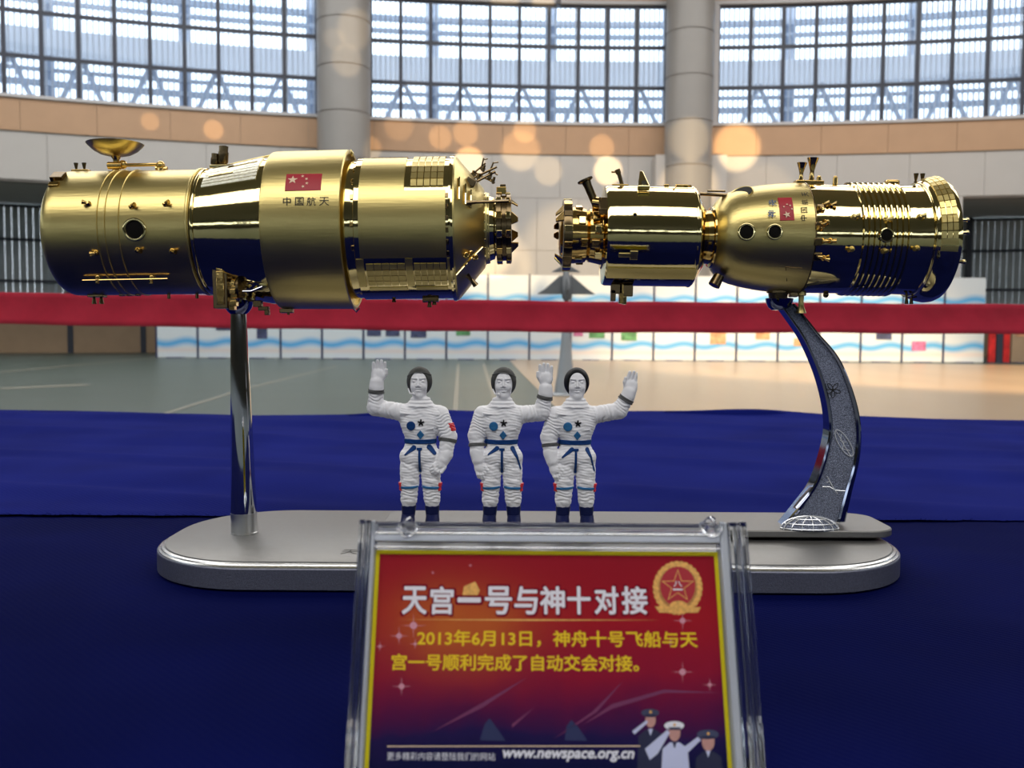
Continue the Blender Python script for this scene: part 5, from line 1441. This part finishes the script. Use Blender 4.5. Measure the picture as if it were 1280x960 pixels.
card = empty('information_card', sm, 'red printed card with white and yellow Chinese text held in the clear holder', 'card')
q = MB(); slab(q, cwL, cwR, -.0002, .0002, zb+.002, cT); q.build('yellow_border', 'yellow', card, smooth=0)
bw = .0014
q = MB(); slab(q, cwL+bw, cwR-bw, -.00028, .0001, zb+.004, cT-bw); q.build('printed_face', 'card', card, smooth=0)
def fit_text(nm, m, body, x0, y0, x1, y1, bold=0.0, lay=-.00034, shear=0.0, spread=0.0):
    """words stretched between pixel corners (x0, y0) upper left and (x1, y1) lower right"""
    tv, tf, sz = text_mesh(body, bold)
    aa0, bb1 = sp(x0, y0); _a, bb0 = sp(x0, y1); aa1, _b2 = sp(x1, (y0+y1)/2); aa0, _b3 = sp(x0, (y0+y1)/2)
    kx = (aa1-aa0)/sz[0]; kz = (bb1-bb0)/sz[1]
    q = MB(); e = spread*.000262
    offs = [(0, 0)] if not spread else [(e*math.cos(2*PI*k/8), e*math.sin(2*PI*k/8)) for k in range(8)]
    for i, (dx, dz) in enumerate(offs):
        q.add([(aa0+x*kx+y*kz*shear+dx, lay-i*1e-6, bb0+y*kz+dz) for x, y in tv], tf)
    return q.build(nm, m, card, smooth=0, fixn=False)
head = '天宫一号与神十对接'
hp = [(503, 534), (538, 567), (572, 601), (606, 640), (643, 672), (675, 706), (709, 738), (743, 773), (777, 809)]
for ch, (x0, x1) in zip(head, hp):
    y0, y1 = (733, 768)
    if ch in '一': y0, y1 = 747, 753
    fit_text('heading_outline', 'outline_red', ch, x0-1.2, y0-1.2, x1+1.2, y1+1.4, spread=1.9, lay=-.00031)
    fit_text('heading_letter', 'text_white', ch, x0+.8, y0+.8, x1-.8, y1-.8, spread=.95, lay=-.00036)
fit_text('body_text', 'text_yellow', '2013年6月13日，神舟十号飞船与天', 522, 787.5, 871, 807.5, spread=.45)
fit_text('body_text', 'text_yellow', '宫一号顺利完成了自动交会对接。', 490, 817.5, 798, 837.5, spread=.45)
fit_text('small_text', 'text_white', '更多精彩内容请登陆我们的网站', 484, 940, 619, 950, bold=.0)
fit_text('web_address', 'text_white', 'www.newspace.org.cn', 626, 938, 790, 951, spread=.6, shear=.25)
def poly(nm, m, pts, lay):
    vs = [sp(x, y) for x, y in pts]
    q = MB(); q.add([(a, lay, b) for a, b in vs], [tuple(range(len(vs)))]); return q.build(nm, m, card, smooth=0, fixn=False)
def epts(cx_, cy_, a, b, rot=0, n=28, t0=0, t1=2*PI):
    return [(cx_+a*math.cos(t)*math.cos(rot)-b*math.sin(t)*math.sin(rot), cy_+a*math.cos(t)*math.sin(rot)+b*math.sin(t)*math.cos(rot)) for t in [t0+(t1-t0)*k/n for k in range(n)]]
poly('heading_rule', 'gold_print', [(494, 774.4), (660, 774.0), (826, 775.2), (660, 776.2)], -.00032)
poly('footer_rule', 'star_yellow', [(484, 932.2), (800, 931.8), (800, 933.2), (484, 933.6)], -.00032)
poly('orange_patch', 'gold_print', [(580, 733), (594, 727), (600, 738), (596, 746), (578, 744)], -.00030)
# crest: gold wreath, red star edged in gold, two white strokes
poly('crest_field', 'gold_print_dark', epts(847, 735, 29, 31), -.00031)
poly('crest_centre', 'flag_red', epts(847, 733, 22, 25), -.00032)
for k in range(30):
    t = 2*PI*k/30
    poly('wreath_grain', 'gold_print', epts(847+27.5*math.cos(t), 735+30*math.sin(t), 5.0, 3.2, t+1.0, 10), -.00033-.000002*(k % 3))
poly('crest_foot', 'gold_print', [(818, 758), (876, 759), (872, 766), (824, 766)], -.00035)
poly('crest_gear', 'gold_print', epts(848, 757, 11, 6, 0, 18), -.00036)
poly('crest_star', 'gold_print', [(847+x, 733-y) for x, y in star_poly(21.5)], -.00037)
poly('crest_star', 'flag_red', [(847+x, 733-y) for x, y in star_poly(18.8)], -.00039)
fit_text('crest_letters', 'text_white', '八一', 841, 726, 853, 741, lay=-.00041) if False else None
fit_text('crest_letter', 'text_white', '八', 841.5, 726.5, 852.5, 733.5, bold=.01, lay=-.00041)
fit_text('crest_letter', 'text_white', '一', 841.0, 736, 853.0, 738, bold=.01, lay=-.00041)
# printed sparkles and light trails
for (x, y, r_) in ((517, 782, 9), (499, 795, 7), (502, 858, 7), (853, 840, 8), (887, 856, 5), (853, 776, 7), (519, 805, 4), (475, 808, 4), (838, 803, 4), (588, 707, 1.5), (541, 716, 1.5)):
    poly('sparkle', 'glow_print', epts(x, y, r_*.5, r_*.5, 0, 16), -.00030)
    poly('sparkle_ray', 'glow_print', [(x-r_*1.8, y), (x, y-.5), (x+r_*1.8, y), (x, y+.5)], -.00030)
    poly('sparkle_ray', 'glow_print', [(x, y-r_*1.8), (x+.5, y), (x, y+r_*1.8), (x-.5, y)], -.00030)
for pts in ([(540, 915), (600, 880), (660, 846), (604, 884)], [(640, 905), (668, 884), (664, 888), (640, 910)], [(730, 905), (765, 880), (830, 862), (900, 866), (830, 866), (765, 886)], [(690, 925), (740, 890), (780, 850), (746, 890)]):
    poly('light_trail', mat('card_violet_trail', (0.17, 0.025, 0.10), 0.5) if 'card_violet_trail' not in bpy.data.materials else bpy.data.materials['card_violet_trail'], pts, -.00030)
poly('blue_figure', 'sky_print', [(600, 925), (606, 905), (612, 898), (618, 906), (632, 926)], -.00030)
poly('blue_figure', 'sky_print', [(706, 925), (708, 908), (714, 900), (722, 908), (734, 926)], -.00030)
# three saluting soldiers printed in the lower right corner
for i, (cx_, cy_, r_, um, cm, arm) in enumerate(((813, 898, 9, 'navy_print', 'pic_dark', ((790, 914), (808, 900), (810, 903), (793, 918))),
                                     (843, 914, 10, 'white_print', 'text_white', ((806, 936), (834, 912), (837, 916), (822, 942), (812, 950))),
                                     (885, 925, 11, 'navy_print', 'pic_dark', ((838, 946), (872, 921), (876, 925), (856, 944), (845, 954))))):
    L0 = -.00031-.00002*i
    poly('soldier_tunic', um, [(cx_-17, 975), (cx_-15, cy_+22), (cx_-6, cy_+14), (cx_+6, cy_+14), (cx_+16, cy_+21), (cx_+20, 975)], L0)
    poly('soldier_collar', 'white_print' if i != 1 else 'navy_print', [(cx_-3, cy_+13), (cx_+3, cy_+13), (cx_, cy_+22)], L0-.000004)
    poly('soldier_arm', 'white_print', arm, L0-.000008)
    poly('soldier_face', 'skin_print', epts(cx_, cy_+2, r_*.72, r_*1.05), L0-.000006)
    poly('soldier_cap', cm, epts(cx_-.5, cy_-7, r_*1.25, r_*.55, 0, 24)+[], L0-.000010)
    poly('cap_brim', 'navy_print', [(cx_-r_*.8, cy_-5), (cx_+r_*.8, cy_-5), (cx_+r_*.6, cy_-1.5), (cx_-r_*.6, cy_-1.5)], L0-.000012)
    poly('cap_badge', 'gold_print', epts(cx_, cy_-8, 1.8, 1.8, 0, 10), L0-.000014)
